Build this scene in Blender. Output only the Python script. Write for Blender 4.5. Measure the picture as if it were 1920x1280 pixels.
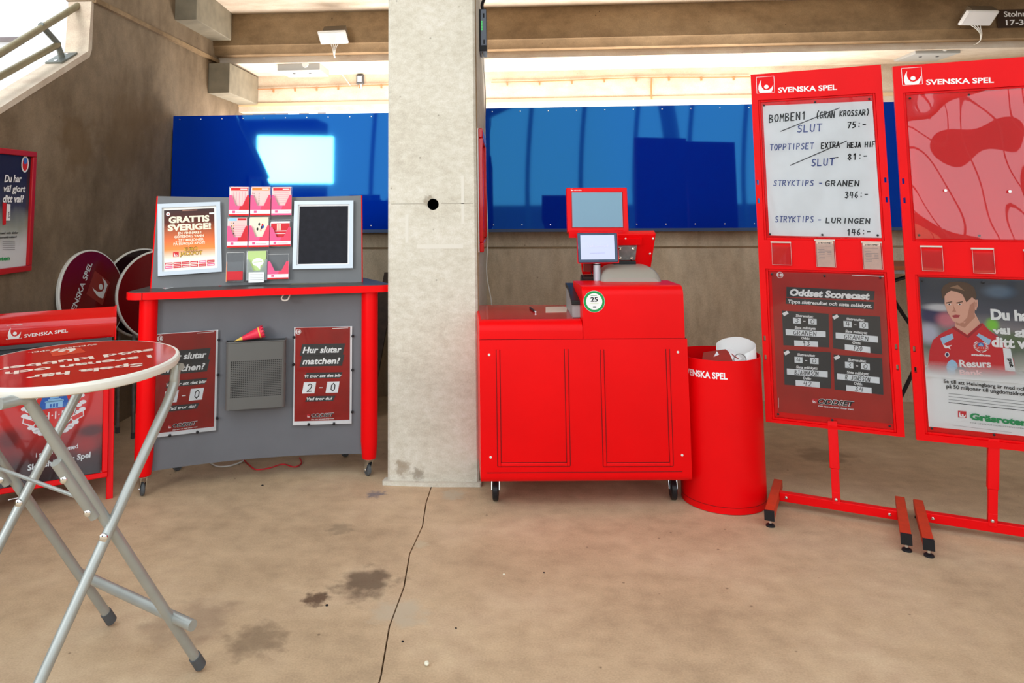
import bpy, math, random
from mathutils import Vector, Matrix
from mathutils.geometry import tessellate_polygon
random.seed(7)
for _o in list(bpy.data.objects): bpy.data.objects.remove(_o)
S = bpy.context.scene; COL = S.collection
V = Vector; PI = math.pi

# ------------------------------------------------------------ camera
FPX = 1400.0; CAMZ = 1.6; PPX, PPY = 849.8, 250.4
TH, PS, RO = 0.09637274, -0.07043041, 0.00705312
fwd = V((math.sin(PS)*math.cos(TH), math.cos(PS)*math.cos(TH), math.sin(TH)))
rt = fwd.cross(V((0,0,1))).normalized(); dn = fwd.cross(rt)
RT = rt*math.cos(RO)+dn*math.sin(RO); DN = -rt*math.sin(RO)+dn*math.cos(RO)
cd = bpy.data.cameras.new('camera'); cam = bpy.data.objects.new('camera', cd); COL.objects.link(cam); S.camera = cam
cam.matrix_world = Matrix(((RT.x,-DN.x,-fwd.x,0),(RT.y,-DN.y,-fwd.y,0),(RT.z,-DN.z,-fwd.z,CAMZ),(0,0,0,1)))
cd.sensor_width = 36; cd.lens = FPX/1920*36; cd.shift_x = (960-PPX)/1920; cd.shift_y = (PPY-640)/1920
cd.clip_start = .05; cd.clip_end = 200

# ------------------------------------------------------------ light
W = bpy.data.worlds.new('world'); S.world = W; W.use_nodes = True
bg = W.node_tree.nodes['Background']; bg.inputs[0].default_value = (.86,.94,1.0,1); bg.inputs[1].default_value = 2.25
def area(name, loc, target, sx, sy, power, col):
    l = bpy.data.lights.new(name,'AREA'); l.shape='RECTANGLE'; l.size=sx; l.size_y=sy; l.energy=power; l.color=col
    o = bpy.data.objects.new(name,l); COL.objects.link(o); o.location=loc
    o.rotation_euler = (V(target)-V(loc)).to_track_quat('-Z','Y').to_euler(); return o
kl=area('daylight_from_forecourt', (-4.25,-2.2,2.55), (-1.7,6.3,2.0), 1.5, .95, 22, (1,.97,.93)); kl.data.spread=math.radians(50)
area('added_riser_fill', (.2,7.5,1.9), (.2,7.62,4), 6.0, .5, 145, (1,.93,.88))  # unseen fill lamp added to brighten risers and soffits from below
sn = bpy.data.lights.new('sun','SUN'); sn.energy = 2.2; sn.angle=.01; sn.color=(1,.96,.9)
so = bpy.data.objects.new('sun',sn); COL.objects.link(so); so.location=(6,9,14)
so.rotation_euler = (V((-.45,-.35,-.85))).to_track_quat('-Z','Y').to_euler()
S.view_settings.view_transform='Standard'; S.view_settings.look='None'; S.view_settings.exposure=0.12; S.view_settings.gamma=1
S.view_settings.use_curve_mapping=False
S.cycles.transparent_max_bounces=24

# ------------------------------------------------------------ measuring helpers
def ray(px,py): return (RT*((px-PPX)/FPX)+DN*((py-PPY)/FPX)+fwd)
C0 = V((0,0,CAMZ))
def atY(px,py,y): d=ray(px,py); return C0+d*(y/d.y)
def atX(px,py,x): d=ray(px,py); return C0+d*(x/d.x)
def atZ(px,py,z): d=ray(px,py); return C0+d*((z-CAMZ)/d.z)
def proj(p): v=p-C0; k=FPX/v.dot(fwd); return (PPX+v.dot(RT)*k, PPY+v.dot(DN)*k)
def solve_ab(m, px, py, a=.3, b=.8):
    for _ in range(14):
        x0,y0=proj(m(a,b,0)); xa,ya=proj(m(a+1e-3,b,0)); xb,yb=proj(m(a,b+1e-3,0))
        A,B,Cc,D=(xa-x0)*1e3,(xb-x0)*1e3,(ya-y0)*1e3,(yb-y0)*1e3; det=A*D-B*Cc
        ex,ey=px-x0,py-y0
        a+=(ex*D-ey*B)/det; b+=(A*ey-Cc*ex)/det
    return a,b
class Frame:
    """a local frame: origin, u to the right, v up, n towards the viewer; optional bend pushes points along -n"""
    def __init__(s,o,u,v,n=None,bend=None):
        s.o=V(o); s.u=V(u).normalized(); s.v=V(v).normalized(); s.n=V(n).normalized() if n else s.u.cross(s.v).normalized(); s.bend=bend
    def p(s,a,b,c=0):
        k = s.bend(a,b) if s.bend else 0
        return s.o+s.u*a+s.v*b+s.n*(c-k)
    def at(s,px,py): return solve_ab(s.p,px,py)
def stand(x,y,z,yaw,lean=0,bend=None):
    u=V((math.cos(yaw),math.sin(yaw),0)); w=V((-math.sin(yaw),math.cos(yaw),0))
    v=V((0,0,1))*math.cos(lean)+w*math.sin(lean)
    return Frame((x,y,z),u,v,None,bend)

# ------------------------------------------------------------ materials
def lin(c): return tuple(((x/255)/12.92 if x/255<.04045 else ((x/255+.055)/1.055)**2.4) for x in c)
MATS={}
def mat(name,col,rough=.5,metal=0,noise=0,scale=8,bump=0,spec=.28,coat=0,trans=0,alpha=1,tint=None,emit=0,dark=None,ior=1.5):
    if name in MATS: return MATS[name]
    m=bpy.data.materials.new(name); m.use_nodes=True; nt=m.node_tree; b=nt.nodes['Principled BSDF']
    c=tuple(col)+(1,)
    b.inputs['Base Color'].default_value=c; b.inputs['Roughness'].default_value=rough; b.inputs['Metallic'].default_value=metal
    b.inputs['Specular IOR Level'].default_value=spec; b.inputs['Coat Weight'].default_value=coat; b.inputs['IOR'].default_value=ior
    b.inputs['Coat Roughness'].default_value=.05
    b.inputs['Transmission Weight'].default_value=trans; b.inputs['Alpha'].default_value=alpha
    if tint: b.inputs['Specular Tint'].default_value=tuple(tint)+(1,)
    if emit: b.inputs['Emission Color'].default_value=c; b.inputs['Emission Strength'].default_value=emit
    if noise or bump:
        tc=nt.nodes.new('ShaderNodeTexCoord'); n=nt.nodes.new('ShaderNodeTexNoise'); n.inputs['Scale'].default_value=scale; n.inputs['Detail'].default_value=6
        nt.links.new(tc.outputs['Object'],n.inputs['Vector'])
        if noise:
            r=nt.nodes.new('ShaderNodeValToRGB'); r.color_ramp.elements[0].position=.3; r.color_ramp.elements[1].position=.7
            d=dark or tuple(x*(1-noise) for x in col)
            r.color_ramp.elements[0].color=tuple(d)+(1,); r.color_ramp.elements[1].color=tuple(min(1,x*(1+noise*.4)) for x in col)+(1,)
            nt.links.new(n.outputs['Fac'],r.inputs['Fac']); nt.links.new(r.outputs['Color'],b.inputs['Base Color'])
        if bump:
            bp=nt.nodes.new('ShaderNodeBump'); bp.inputs['Strength'].default_value=bump; bp.inputs['Distance'].default_value=.02
            nt.links.new(n.outputs['Fac'],bp.inputs['Height']); nt.links.new(bp.outputs['Normal'],b.inputs['Normal'])
    MATS[name]=m; return m
def concrete(name,c1,c2,c3,pores=.5,stretch=(1,1,1),bump=.25,rough=.85,scale=1.6,stains=()):
    """cast concrete: broad clouding, fine mottling, small dark pores; stains = (x,y,z,radius,colour,strength)"""
    m=bpy.data.materials.new(name); m.use_nodes=True; nt=m.node_tree; N=nt.nodes; L=nt.links; b=N['Principled BSDF']
    b.inputs['Roughness'].default_value=rough; b.inputs['Specular IOR Level'].default_value=.3
    tc=N.new('ShaderNodeTexCoord'); mp=N.new('ShaderNodeMapping'); mp.inputs['Scale'].default_value=stretch; L.new(tc.outputs['Object'],mp.inputs['Vector'])
    n1=N.new('ShaderNodeTexNoise'); n1.inputs['Scale'].default_value=scale; n1.inputs['Detail'].default_value=7; n1.inputs['Roughness'].default_value=.62
    n2=N.new('ShaderNodeTexNoise'); n2.inputs['Scale'].default_value=scale*9; n2.inputs['Detail'].default_value=8
    n3=N.new('ShaderNodeTexNoise'); n3.inputs['Scale'].default_value=130; n3.inputs['Detail'].default_value=3
    for n in (n1,n2): L.new(mp.outputs['Vector'],n.inputs['Vector'])
    L.new(tc.outputs['Object'],n3.inputs['Vector'])
    r=N.new('ShaderNodeValToRGB'); e=r.color_ramp.elements; e[0].position=.32; e[0].color=c1+(1,); e[1].position=.68; e[1].color=c3+(1,)
    q=e.new(.5); q.color=c2+(1,)
    L.new(n1.outputs['Fac'],r.inputs['Fac'])
    mx=N.new('ShaderNodeMix'); mx.data_type='RGBA'; mx.blend_type='OVERLAY'; mx.inputs[0].default_value=.30
    L.new(r.outputs['Color'],mx.inputs[6]); L.new(n2.outputs['Fac'],mx.inputs[7])
    mg=N.new('ShaderNodeMix'); mg.data_type='RGBA'; mg.blend_type='OVERLAY'; mg.inputs[0].default_value=.25
    L.new(mx.outputs[2],mg.inputs[6]); L.new(n3.outputs['Fac'],mg.inputs[7])
    vo=N.new('ShaderNodeTexVoronoi'); vo.inputs['Scale'].default_value=7; L.new(tc.outputs['Object'],vo.inputs['Vector'])
    rr=N.new('ShaderNodeMapRange'); rr.inputs[1].default_value=.03; rr.inputs[2].default_value=.055; rr.inputs[3].default_value=pores; rr.inputs[4].default_value=0
    L.new(vo.outputs['Distance'],rr.inputs[0])
    mp2=N.new('ShaderNodeMix'); mp2.data_type='RGBA'; mp2.inputs[7].default_value=(c1[0]*.25,c1[1]*.22,c1[2]*.2,1)
    L.new(rr.outputs[0],mp2.inputs[0]); L.new(mg.outputs[2],mp2.inputs[6]); out=mp2.outputs[2]
    geo=N.new('ShaderNodeNewGeometry')
    for (x,y,z,rad,colr,st) in stains:
        nn=N.new('ShaderNodeTexNoise'); nn.inputs['Scale'].default_value=2.2/rad; nn.inputs['Detail'].default_value=8
        L.new(geo.outputs['Position'],nn.inputs['Vector'])
        ad=N.new('ShaderNodeVectorMath'); ad.operation='MULTIPLY_ADD'
        sub=N.new('ShaderNodeVectorMath'); sub.operation='SUBTRACT'; sub.inputs[1].default_value=(.5,.5,.5); L.new(nn.outputs['Color'],sub.inputs[0])
        L.new(sub.outputs[0],ad.inputs[0]); ad.inputs[1].default_value=(rad*1.6,)*3; L.new(geo.outputs['Position'],ad.inputs[2])
        ds=N.new('ShaderNodeVectorMath'); ds.operation='DISTANCE'; L.new(ad.outputs[0],ds.inputs[0]); ds.inputs[1].default_value=(x,y,z)
        mr=N.new('ShaderNodeMapRange'); mr.interpolation_type='SMOOTHSTEP'; mr.inputs[1].default_value=rad*.35; mr.inputs[2].default_value=rad; mr.inputs[3].default_value=st; mr.inputs[4].default_value=0
        L.new(ds.outputs['Value'],mr.inputs[0])
        ms=N.new('ShaderNodeMix'); ms.data_type='RGBA'; ms.inputs[7].default_value=tuple(colr)+(1,)
        L.new(mr.outputs[0],ms.inputs[0]); L.new(out,ms.inputs[6]); out=ms.outputs[2]
    L.new(out,b.inputs['Base Color'])
    bp=N.new('ShaderNodeBump'); bp.inputs['Strength'].default_value=bump; bp.inputs['Distance'].default_value=.01
    L.new(n2.outputs['Fac'],bp.inputs['Height']); L.new(bp.outputs['Normal'],b.inputs['Normal'])
    MATS[name]=m; return m
def gradient(name,stops,rough=.4,coat=0,noise=0,blobs=()):
    """flat print with a vertical colour gradient in the sheet's own UV"""
    m=bpy.data.materials.new(name); m.use_nodes=True; nt=m.node_tree; b=nt.nodes['Principled BSDF']; b.inputs['Roughness'].default_value=rough; b.inputs['Coat Weight'].default_value=coat; b.inputs['Specular IOR Level'].default_value=.2
    uv=nt.nodes.new('ShaderNodeUVMap'); sp=nt.nodes.new('ShaderNodeSeparateXYZ'); nt.links.new(uv.outputs[0],sp.inputs[0])
    r=nt.nodes.new('ShaderNodeValToRGB'); e=r.color_ramp.elements
    for i,(p,c) in enumerate(stops):
        q=e[i] if i<2 else e.new(p); q.position=p; q.color=tuple(c)+(1,)
    src=sp.outputs[1]
    if noise:
        n=nt.nodes.new('ShaderNodeTexNoise'); n.inputs['Scale'].default_value=5; nt.links.new(uv.outputs[0],n.inputs['Vector'])
        ma=nt.nodes.new('ShaderNodeMath'); ma.operation='MULTIPLY_ADD'; nt.links.new(n.outputs['Fac'],ma.inputs[0]); ma.inputs[1].default_value=noise; nt.links.new(src,ma.inputs[2]); src=ma.outputs[0]
    nt.links.new(src,r.inputs['Fac']); out=r.outputs['Color']
    for (x,y,rx,ry,c,st) in blobs:
        vm=nt.nodes.new('ShaderNodeVectorMath'); vm.operation='SUBTRACT'; vm.inputs[1].default_value=(x,y,0); nt.links.new(uv.outputs[0],vm.inputs[0])
        vs_=nt.nodes.new('ShaderNodeVectorMath'); vs_.operation='MULTIPLY'; vs_.inputs[1].default_value=(1/rx,1/ry,0); nt.links.new(vm.outputs[0],vs_.inputs[0])
        ln=nt.nodes.new('ShaderNodeVectorMath'); ln.operation='LENGTH'; nt.links.new(vs_.outputs[0],ln.inputs[0])
        mr=nt.nodes.new('ShaderNodeMapRange'); mr.interpolation_type='SMOOTHSTEP'; mr.inputs[1].default_value=.35; mr.inputs[2].default_value=1.2; mr.inputs[3].default_value=st; mr.inputs[4].default_value=0; nt.links.new(ln.outputs['Value'],mr.inputs[0])
        mx=nt.nodes.new('ShaderNodeMix'); mx.data_type='RGBA'; mx.inputs[7].default_value=tuple(c)+(1,); nt.links.new(mr.outputs[0],mx.inputs[0]); nt.links.new(out,mx.inputs[6]); out=mx.outputs[2]
    nt.links.new(out,b.inputs['Base Color']); MATS[name]=m; return m
def film(name,tint,refl=.09,rough=.02,alpha=.0):
    """clear plastic: see-through with a fresnel sheen"""
    m=bpy.data.materials.new(name); m.use_nodes=True; nt=m.node_tree; nt.nodes.clear(); N=nt.nodes; L=nt.links
    o=N.new('ShaderNodeOutputMaterial'); t=N.new('ShaderNodeBsdfTransparent'); t.inputs[0].default_value=tuple(tint)+(1,)
    g=N.new('ShaderNodeBsdfGlossy'); g.inputs['Roughness'].default_value=rough; mx=N.new('ShaderNodeMixShader')
    lw=N.new('ShaderNodeFresnel'); lw.inputs[0].default_value=1.5
    ma=N.new('ShaderNodeMath'); ma.operation='ADD'; ma.inputs[1].default_value=refl-.04; L.new(lw.outputs[0],ma.inputs[0])
    L.new(ma.outputs[0],mx.inputs[0]); L.new(t.outputs[0],mx.inputs[1]); L.new(g.outputs[0],mx.inputs[2]); L.new(mx.outputs[0],o.inputs[0]); MATS[name]=m; return m

RED=(.80,.001,.003)
red=mat('red_lacquer',RED,.36,spec=.16,noise=.06,scale=3)
red_gloss=mat('red_gloss',(.62,.003,.004),.12,spec=.5,coat=.3)
red_drk=mat('red_dark_print',(.33,.006,.006),.35,coat=.15,noise=.18,scale=9)
red_print=mat('red_print',(.62,.012,.010),.4)
maroon=mat('maroon_laminate',(.13,.002,.003),.2,spec=.3,coat=.08)
orange_red=mat('worn_red_paint',(.60,.045,.012),.5,noise=.12,scale=30)
white=mat('white_print',(.86,.86,.86),.5)
paper=mat('white_paper',(.80,.82,.84),.6,noise=.03,scale=20)
paperw=mat('receipt_paper',(.80,.62,.50),.6,noise=.06,scale=60)
plasticw=mat('white_plastic',(.80,.80,.78),.4)
pink=mat('pink_print',(.75,.10,.25),.4)
pale=mat('pale_pink_paper',(.80,.55,.52),.6)
black=mat('black_plastic',(.012,.012,.014),.35)
blackm=mat('black_matte',(.008,.008,.010),.8)
char=mat('charcoal_print',(.045,.045,.048),.45)
grey=mat('grey_laminate',(.13,.135,.15),.42,noise=.08,scale=5)
grey2=mat('grey_board',(.15,.155,.16),.4,noise=.08,scale=5)
dgrey=mat('dark_grey_laminate',(.075,.07,.065),.3,noise=.3,scale=6)
silver=mat('anodised_aluminium',(.50,.55,.60),.38,metal=.55)
steel=mat('silver_tube_paint',(.40,.42,.40),.36,metal=.45,noise=.08,scale=14)
chrome=mat('chrome',(.75,.75,.75),.12,metal=1)
rubber=mat('grey_rubber',(.09,.095,.10),.7)
brownrust=mat('rust',(.18,.08,.03),.8)
redcol=mat('receipt_red',(.6,.02,.03),.5)
ink=mat('black_ink',(.010,.010,.012),.6)
inkb=mat('blue_ink',(.05,.08,.28),.6)
green=mat('green_print',(.01,.30,.07),.5)
lime=mat('pale_green_print',(.48,.65,.25),.5)
blueprint=mat('blue_print',(.03,.14,.50),.5)
cream=mat('cream_print',(.82,.74,.58),.5)
orange=mat('orange_print',(.85,.22,.03),.5)
gold=mat('gold_print',(.70,.42,.04),.4)
skin=mat('skin_print',(.72,.40,.30),.5)
skind=mat('skin_shade_print',(.50,.23,.16),.5)
hair=mat('brown_print',(.10,.055,.035),.6)
navy=mat('navy_print',(.015,.02,.10),.5)
cyan=mat('pale_blue_print',(.35,.60,.80),.5)
offw=mat('ivory_edge',(.72,.70,.63),.4)
bluep=mat('blue_acrylic',(.0,.024,.36),.035,spec=1.0,tint=(.10,.62,1.0),ior=1.60)
wood=mat('dark_wood',(.05,.025,.012),.6,noise=.4,scale=18)
orangew=mat('brown_wood_edge',(.35,.10,.03),.5,noise=.2,scale=20)
clear=film('clear_plastic',(.985,.985,.99),.03,.03)
clearp=film('crinkled_film',(.98,.98,.98),.022,.04)
wavy=film('wavy_film',(.98,.94,.97),.085,.02)
galv=mat('galvanised_steel',(.30,.30,.30),.45,metal=.6,noise=.3,scale=25)
cable_w=mat('white_cable',(.7,.68,.62),.5)
cable_t=mat('tan_cable',(.45,.22,.10),.5)
farwhite=mat('far_white_cladding',(.72,.72,.74),.6,noise=.05)
farpink=mat('far_pale_concrete',(.22,.185,.185),.8,noise=.1)
peb=mat('pale_pebble',(.8,.76,.6),.7)
glassd=mat('grey_screen',(.16,.27,.34),.12,spec=.6,emit=0)
fl=concrete('floor_concrete',lin((174,150,120)),lin((192,167,135)),lin((205,181,150)),.6,(1,1.1,1),.10,.6,1.1,stains=(
    (-.62,3.33,0,.17,lin((70,55,42)),.75),(-.80,3.18,0,.07,lin((60,32,18)),.8),(-.45,3.10,0,.14,lin((190,176,152)),.8),(-.43,3.7,0,.05,lin((195,180,150)),.8),
    (-.75,4.30,0,.07,lin((80,88,110)),.7),(-.95,2.88,0,.14,lin((95,78,60)),.55),(-1.25,3.0,0,.22,lin((140,118,98)),.5),(-.85,3.85,0,.09,lin((120,108,88)),.5),(2.0,5.1,0,.22,lin((110,92,70)),.5),(-.32,4.32,0,.09,lin((180,172,150)),.7)))
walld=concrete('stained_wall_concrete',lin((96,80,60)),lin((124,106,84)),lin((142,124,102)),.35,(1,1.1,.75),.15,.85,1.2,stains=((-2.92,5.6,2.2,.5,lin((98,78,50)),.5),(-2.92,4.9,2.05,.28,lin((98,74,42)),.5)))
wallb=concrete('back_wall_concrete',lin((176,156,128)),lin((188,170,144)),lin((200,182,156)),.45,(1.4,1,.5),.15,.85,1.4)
pil=concrete('pillar_concrete',lin((194,188,172)),lin((201,196,181)),lin((208,203,189)),.5,(1,1,1.6),.18,.8,2.3,stains=((-.62,4.45,.09,.06,lin((120,96,66)),.55),(-.53,4.45,.06,.05,lin((110,96,76)),.6),(-.46,4.45,1.63,.05,lin((120,105,85)),.6)))
beam=concrete('beam_concrete',lin((112,90,64)),lin((138,114,84)),lin((158,134,102)),.8,(.6,1,1),.15,.85,1.6)
riser=concrete('pale_soffit_concrete',lin((188,170,150)),lin((208,192,172)),lin((218,204,186)),.3,(.5,1,1),.15,.85,1.5)

# ------------------------------------------------------------ mesh building
class MB:
    def __init__(s): s.v=[]; s.f=[]; s.m=[]; s.mats=[]; s.uv={}; s.sm=[]
    def mi(s,m):
        if m not in s.mats: s.mats.append(m)
        return s.mats.index(m)
    def add(s,vs,fs,m,uv=None,smooth=False):
        k=len(s.v); s.v+= [V(p) for p in vs]; i=s.mi(m)
        for f in fs: s.f.append([k+j for j in f]); s.m.append(i); s.sm.append(smooth)
        if uv:
            for j,t in enumerate(uv): s.uv[k+j]=t
        return s
    def box(s,F,a0,a1,b0,b1,c0,c1,m):
        vs=[F.p(a,b,c) for c in (c0,c1) for b in (b0,b1) for a in (a0,a1)]
        return s.add(vs,[(0,2,3,1),(4,5,7,6),(0,1,5,4),(2,6,7,3),(0,4,6,2),(1,3,7,5)],m)
    def wbox(s,x0,x1,y0,y1,z0,z1,m): return s.box(WF,x0,x1,z0,z1,-y1,-y0,m)
    def prism(s,F,pts,c0,c1,m,ms=None):
        n=len(pts); A=[F.p(a,b,c0) for a,b in pts]; B=[F.p(a,b,c1) for a,b in pts]
        tr=tessellate_polygon([[V((a,b,0)) for a,b in pts]])
        fs=[tuple(t) for t in tr]+[tuple(n+i for i in t) for t in tr]
        s.add(A+B,fs,m); s.add(A+B,[(i,(i+1)%n,n+(i+1)%n,n+i) for i in range(n)],ms or m); return s
    def tube(s,path,r,m,seg=14,caps=True,r2=None,close=False):
        path=[V(p) for p in path]; n=len(path); k=len(path); vs=[]
        up=V((0,0,1)); T0=(path[1]-path[0]).normalized()
        if abs(T0.dot(up))>.95: up=V((1,0,0))
        a=(up-T0*up.dot(T0)).normalized(); fs=[]
        for i,p in enumerate(path):
            if i==0: T=T0
            elif i==n-1: T=(path[i]-path[i-1]).normalized()
            else: T=((path[i+1]-path[i]).normalized()+(path[i]-path[i-1]).normalized()).normalized()
            a=(a-T*a.dot(T)).normalized(); b=T.cross(a); rr=r if r2 is None else r+(r2-r)*i/(n-1)
            for j in range(seg): t=2*PI*j/seg; vs.append(p+(a*math.cos(t)+b*math.sin(t))*rr)
            if i: fs+=[((i-1)*seg+j,(i-1)*seg+(j+1)%seg,i*seg+(j+1)%seg,i*seg+j) for j in range(seg)]
        if close: fs+=[((n-1)*seg+j,(n-1)*seg+(j+1)%seg,(j+1)%seg,j) for j in range(seg)]
        elif caps: fs+=[tuple(range(seg)),tuple((n-1)*seg+j for j in range(seg))]
        return s.add(vs,fs,m,smooth=True)
    def lathe(s,o,ax,prof,m,seg=40):
        ax=V(ax).normalized(); t=V((1,0,0)) if abs(ax.x)<.9 else V((0,1,0)); a=(t-ax*t.dot(ax)).normalized(); b=ax.cross(a); vs=[];fs=[]
        for i,(r,h) in enumerate(prof):
            for j in range(seg): q=2*PI*j/seg; vs.append(V(o)+ax*h+(a*math.cos(q)+b*math.sin(q))*max(r,1e-5))
            if i: fs+=[((i-1)*seg+j,(i-1)*seg+(j+1)%seg,i*seg+(j+1)%seg,i*seg+j) for j in range(seg)]
        return s.add(vs,fs,m,smooth=True)
    def pane(s,F,a0,a1,b0,b1,c,m): return s.add([F.p(a0,b0,c),F.p(a1,b0,c),F.p(a1,b1,c),F.p(a0,b1,c)],[(0,1,2,3)],m)
    def side(s,F,a,b0,b1,c0,c1,m): return s.add([F.p(a,b0,c0),F.p(a,b1,c0),F.p(a,b1,c1),F.p(a,b0,c1)],[(0,1,2,3)],m)
    def sheet(s,F,a0,a1,b0,b1,c,m,na=1,nb=1,wav=None):
        vs=[];uv=[]
        for j in range(nb+1):
            for i in range(na+1):
                x,y=i/na,j/nb; vs.append(F.p(a0+(a1-a0)*x,b0+(b1-b0)*y,c+(wav(x,y) if wav else 0))); uv.append((x,y))
        fs=[(j*(na+1)+i,j*(na+1)+i+1,(j+1)*(na+1)+i+1,(j+1)*(na+1)+i) for j in range(nb) for i in range(na)]
        return s.add(vs,fs,m,uv,smooth=bool(wav) or na>1)
    # --- flat print
    def poly(s,F,pts,c,m):
        tr=tessellate_polygon([[V((a,b,0)) for a,b in pts]])
        A=[V((p[0],p[1],0)) for p in pts]
        fs=[]
        for t in tr:
            n=(A[t[1]]-A[t[0]]).cross(A[t[2]]-A[t[0]]).z; fs.append(tuple(t) if n>0 else tuple(reversed(t)))
        return s.add([F.p(a,b,c) for a,b in pts],fs,m)
    def quadpx(s,F,pp,c,m): return s.poly(F,[F.at(*q) for q in pp],c,m)
    def rect(s,F,a0,a1,b0,b1,c,m): return s.poly(F,[(a0,b0),(a1,b0),(a1,b1),(a0,b1)],c,m)
    def disc(s,F,a,b,r,c,m,n=24,ry=None): return s.poly(F,[(a+r*math.cos(2*PI*i/n),b+(ry or r)*math.sin(2*PI*i/n)) for i in range(n)],c,m)
    def ring(s,F,a,b,r0,r1,c,m,n=28):
        for i in range(n):
            t0,t1=2*PI*i/n,2*PI*(i+1)/n
            s.poly(F,[(a+r0*math.cos(t0),b+r0*math.sin(t0)),(a+r1*math.cos(t0),b+r1*math.sin(t0)),(a+r1*math.cos(t1),b+r1*math.sin(t1)),(a+r0*math.cos(t1),b+r0*math.sin(t1))],c,m)
        return s
    def line(s,F,pts,w,c,m):
        for (a,b),(x,y) in zip(pts,pts[1:]):
            d=V((x-a,y-b)); L=d.length
            if L<1e-6: continue
            d/=L; n=V((-d.y,d.x))*w/2; e=d*w*.3
            s.poly(F,[(a-e.x-n.x,b-e.y-n.y),(x+e.x-n.x,y+e.y-n.y),(x+e.x+n.x,y+e.y+n.y),(a-e.x+n.x,b-e.y+n.y)],c,m)
        return s
    def text(s,F,st,A,B,h,c,m,bold=.012,shear=0,serif=0):
        """lettering whose baseline runs from A to B with capital height h"""
        vs,tr,w,x0=glyphs(st,bold,shear); A=V(A);B=V(B); d=B-A; L=d.length; d/=L; n=V((-d.y,d.x)); kx=L/w; ky=h/.73
        s.add([F.p(*(A+d*((x-x0)*kx)+n*(y*ky)),c) for x,y in vs],tr,m); return s
    def textpx(s,F,st,pa,pb,pt,c,m,**k):
        A=V(F.at(*pa)); B=V(F.at(*pb)); T=V(F.at(*pt)); d=(B-A).normalized(); h=abs(d.cross(T-A)) if hasattr(d,'cross') else 0
        return s.text(F,st,A,B,h,c,m,**k)
    def hand(s,F,st,A,B,h,c,m,w=.006):
        A=V(A);B=V(B);d=B-A;L=d.length;d/=L;n=V((-d.y,d.x)); N=len(st); cw=L/N; k=0
        for ch in st:
            for pl in STROKES.get(ch,()):
                pts=[]
                for x,y in pl:
                    xx=(k+.12+x/4*.72)*cw+ .12*h*(y/6); yy=y/6*h
                    q=A+d*xx+n*yy; pts.append((q.x,q.y))
                s.line(F,pts,w,c,m)
            k+=1
        return s
    def handpx(s,F,st,pa,pb,hpx_top,c,m,w=.006):
        A=V(F.at(*pa));B=V(F.at(*pb));T=V(F.at(*hpx_top)); return s.hand(F,st,A,B,(T-A).length,c,m,w)
    def logo(s,F,a,b,k,c,m,box=True,ux=1):
        """square mark with a crescent figure and a ball"""
        P=lambda x,y:(a+x*k,b+y*k)
        if box:
            w=.022
            for q in ([(0,0),(1,0),(1,w),(0,w)],[(0,1-w),(1,1-w),(1,1),(0,1)],[(0,0),(w,0),(w,1),(0,1)],[(1-w,0),(1,0),(1,1),(1-w,1)]): s.poly(F,[P(*t) for t in q],c,m)
        s.poly(F,[P(*t) for t in [(.29,.82),(.19,.66),(.12,.46),(.10,.25),(.16,.03),(.82,.03),(.91,.22),(.94,.48),(.85,.33),(.74,.22),(.58,.16),(.42,.2),(.31,.34),(.26,.5),(.26,.66)]],c,m)
        s.disc(F,*P(.55,.37),.125*k,c,m); return s
    def build(s,name,parent=None,sharp=.55,bevel=0):
        off=wloc(parent) if parent else V((0,0,0)); me=bpy.data.meshes.new(name)
        org=off if parent else (s.v[0].copy() if False else V((0,0,0)))
        me.from_pydata([v-off for v in s.v],[],s.f); me.update()
        for m in s.mats: me.materials.append(m)
        me.polygons.foreach_set('material_index',s.m); me.polygons.foreach_set('use_smooth',s.sm)
        if s.uv:
            u=me.uv_layers.new(name='uv')
            for l in me.loops: u.data[l.index].uv=s.uv.get(l.vertex_index,(0,0))
        try: me.set_sharp_from_angle(angle=sharp)
        except Exception: pass
        o=bpy.data.objects.new(name,me); COL.objects.link(o)
        if parent: o.parent=parent
        if bevel:
            b=o.modifiers.new('bevel','BEVEL'); b.width=bevel; b.segments=2; b.limit_method='ANGLE'
        return o
WF=Frame((0,0,0),(1,0,0),(0,0,1))      # a=x, b=z, c=-y
def wloc(o):
    l=V((0,0,0))
    while o: l+=o.location; o=o.parent
    return l
_g={}
def glyphs(st,bold,shear):
    k=(st,bold,shear)
    if k in _g: return _g[k]
    cu=bpy.data.curves.new('t','FONT'); cu.body=st; cu.size=1; cu.offset=bold; cu.shear=shear; cu.resolution_u=3
    o=bpy.data.objects.new('t',cu); COL.objects.link(o); bpy.context.view_layer.update()
    dg=bpy.context.evaluated_depsgraph_get(); me=bpy.data.meshes.new_from_object(o.evaluated_get(dg))
    vs=[(v.co.x,v.co.y) for v in me.vertices]; tr=[tuple(p.vertices) for p in me.polygons]
    bpy.data.objects.remove(o); bpy.data.curves.remove(cu); bpy.data.meshes.remove(me)
    x0=min(v[0] for v in vs); w=max(v[0] for v in vs)-x0
    _g[k]=(vs,tr,w,x0); return _g[k]
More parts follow.
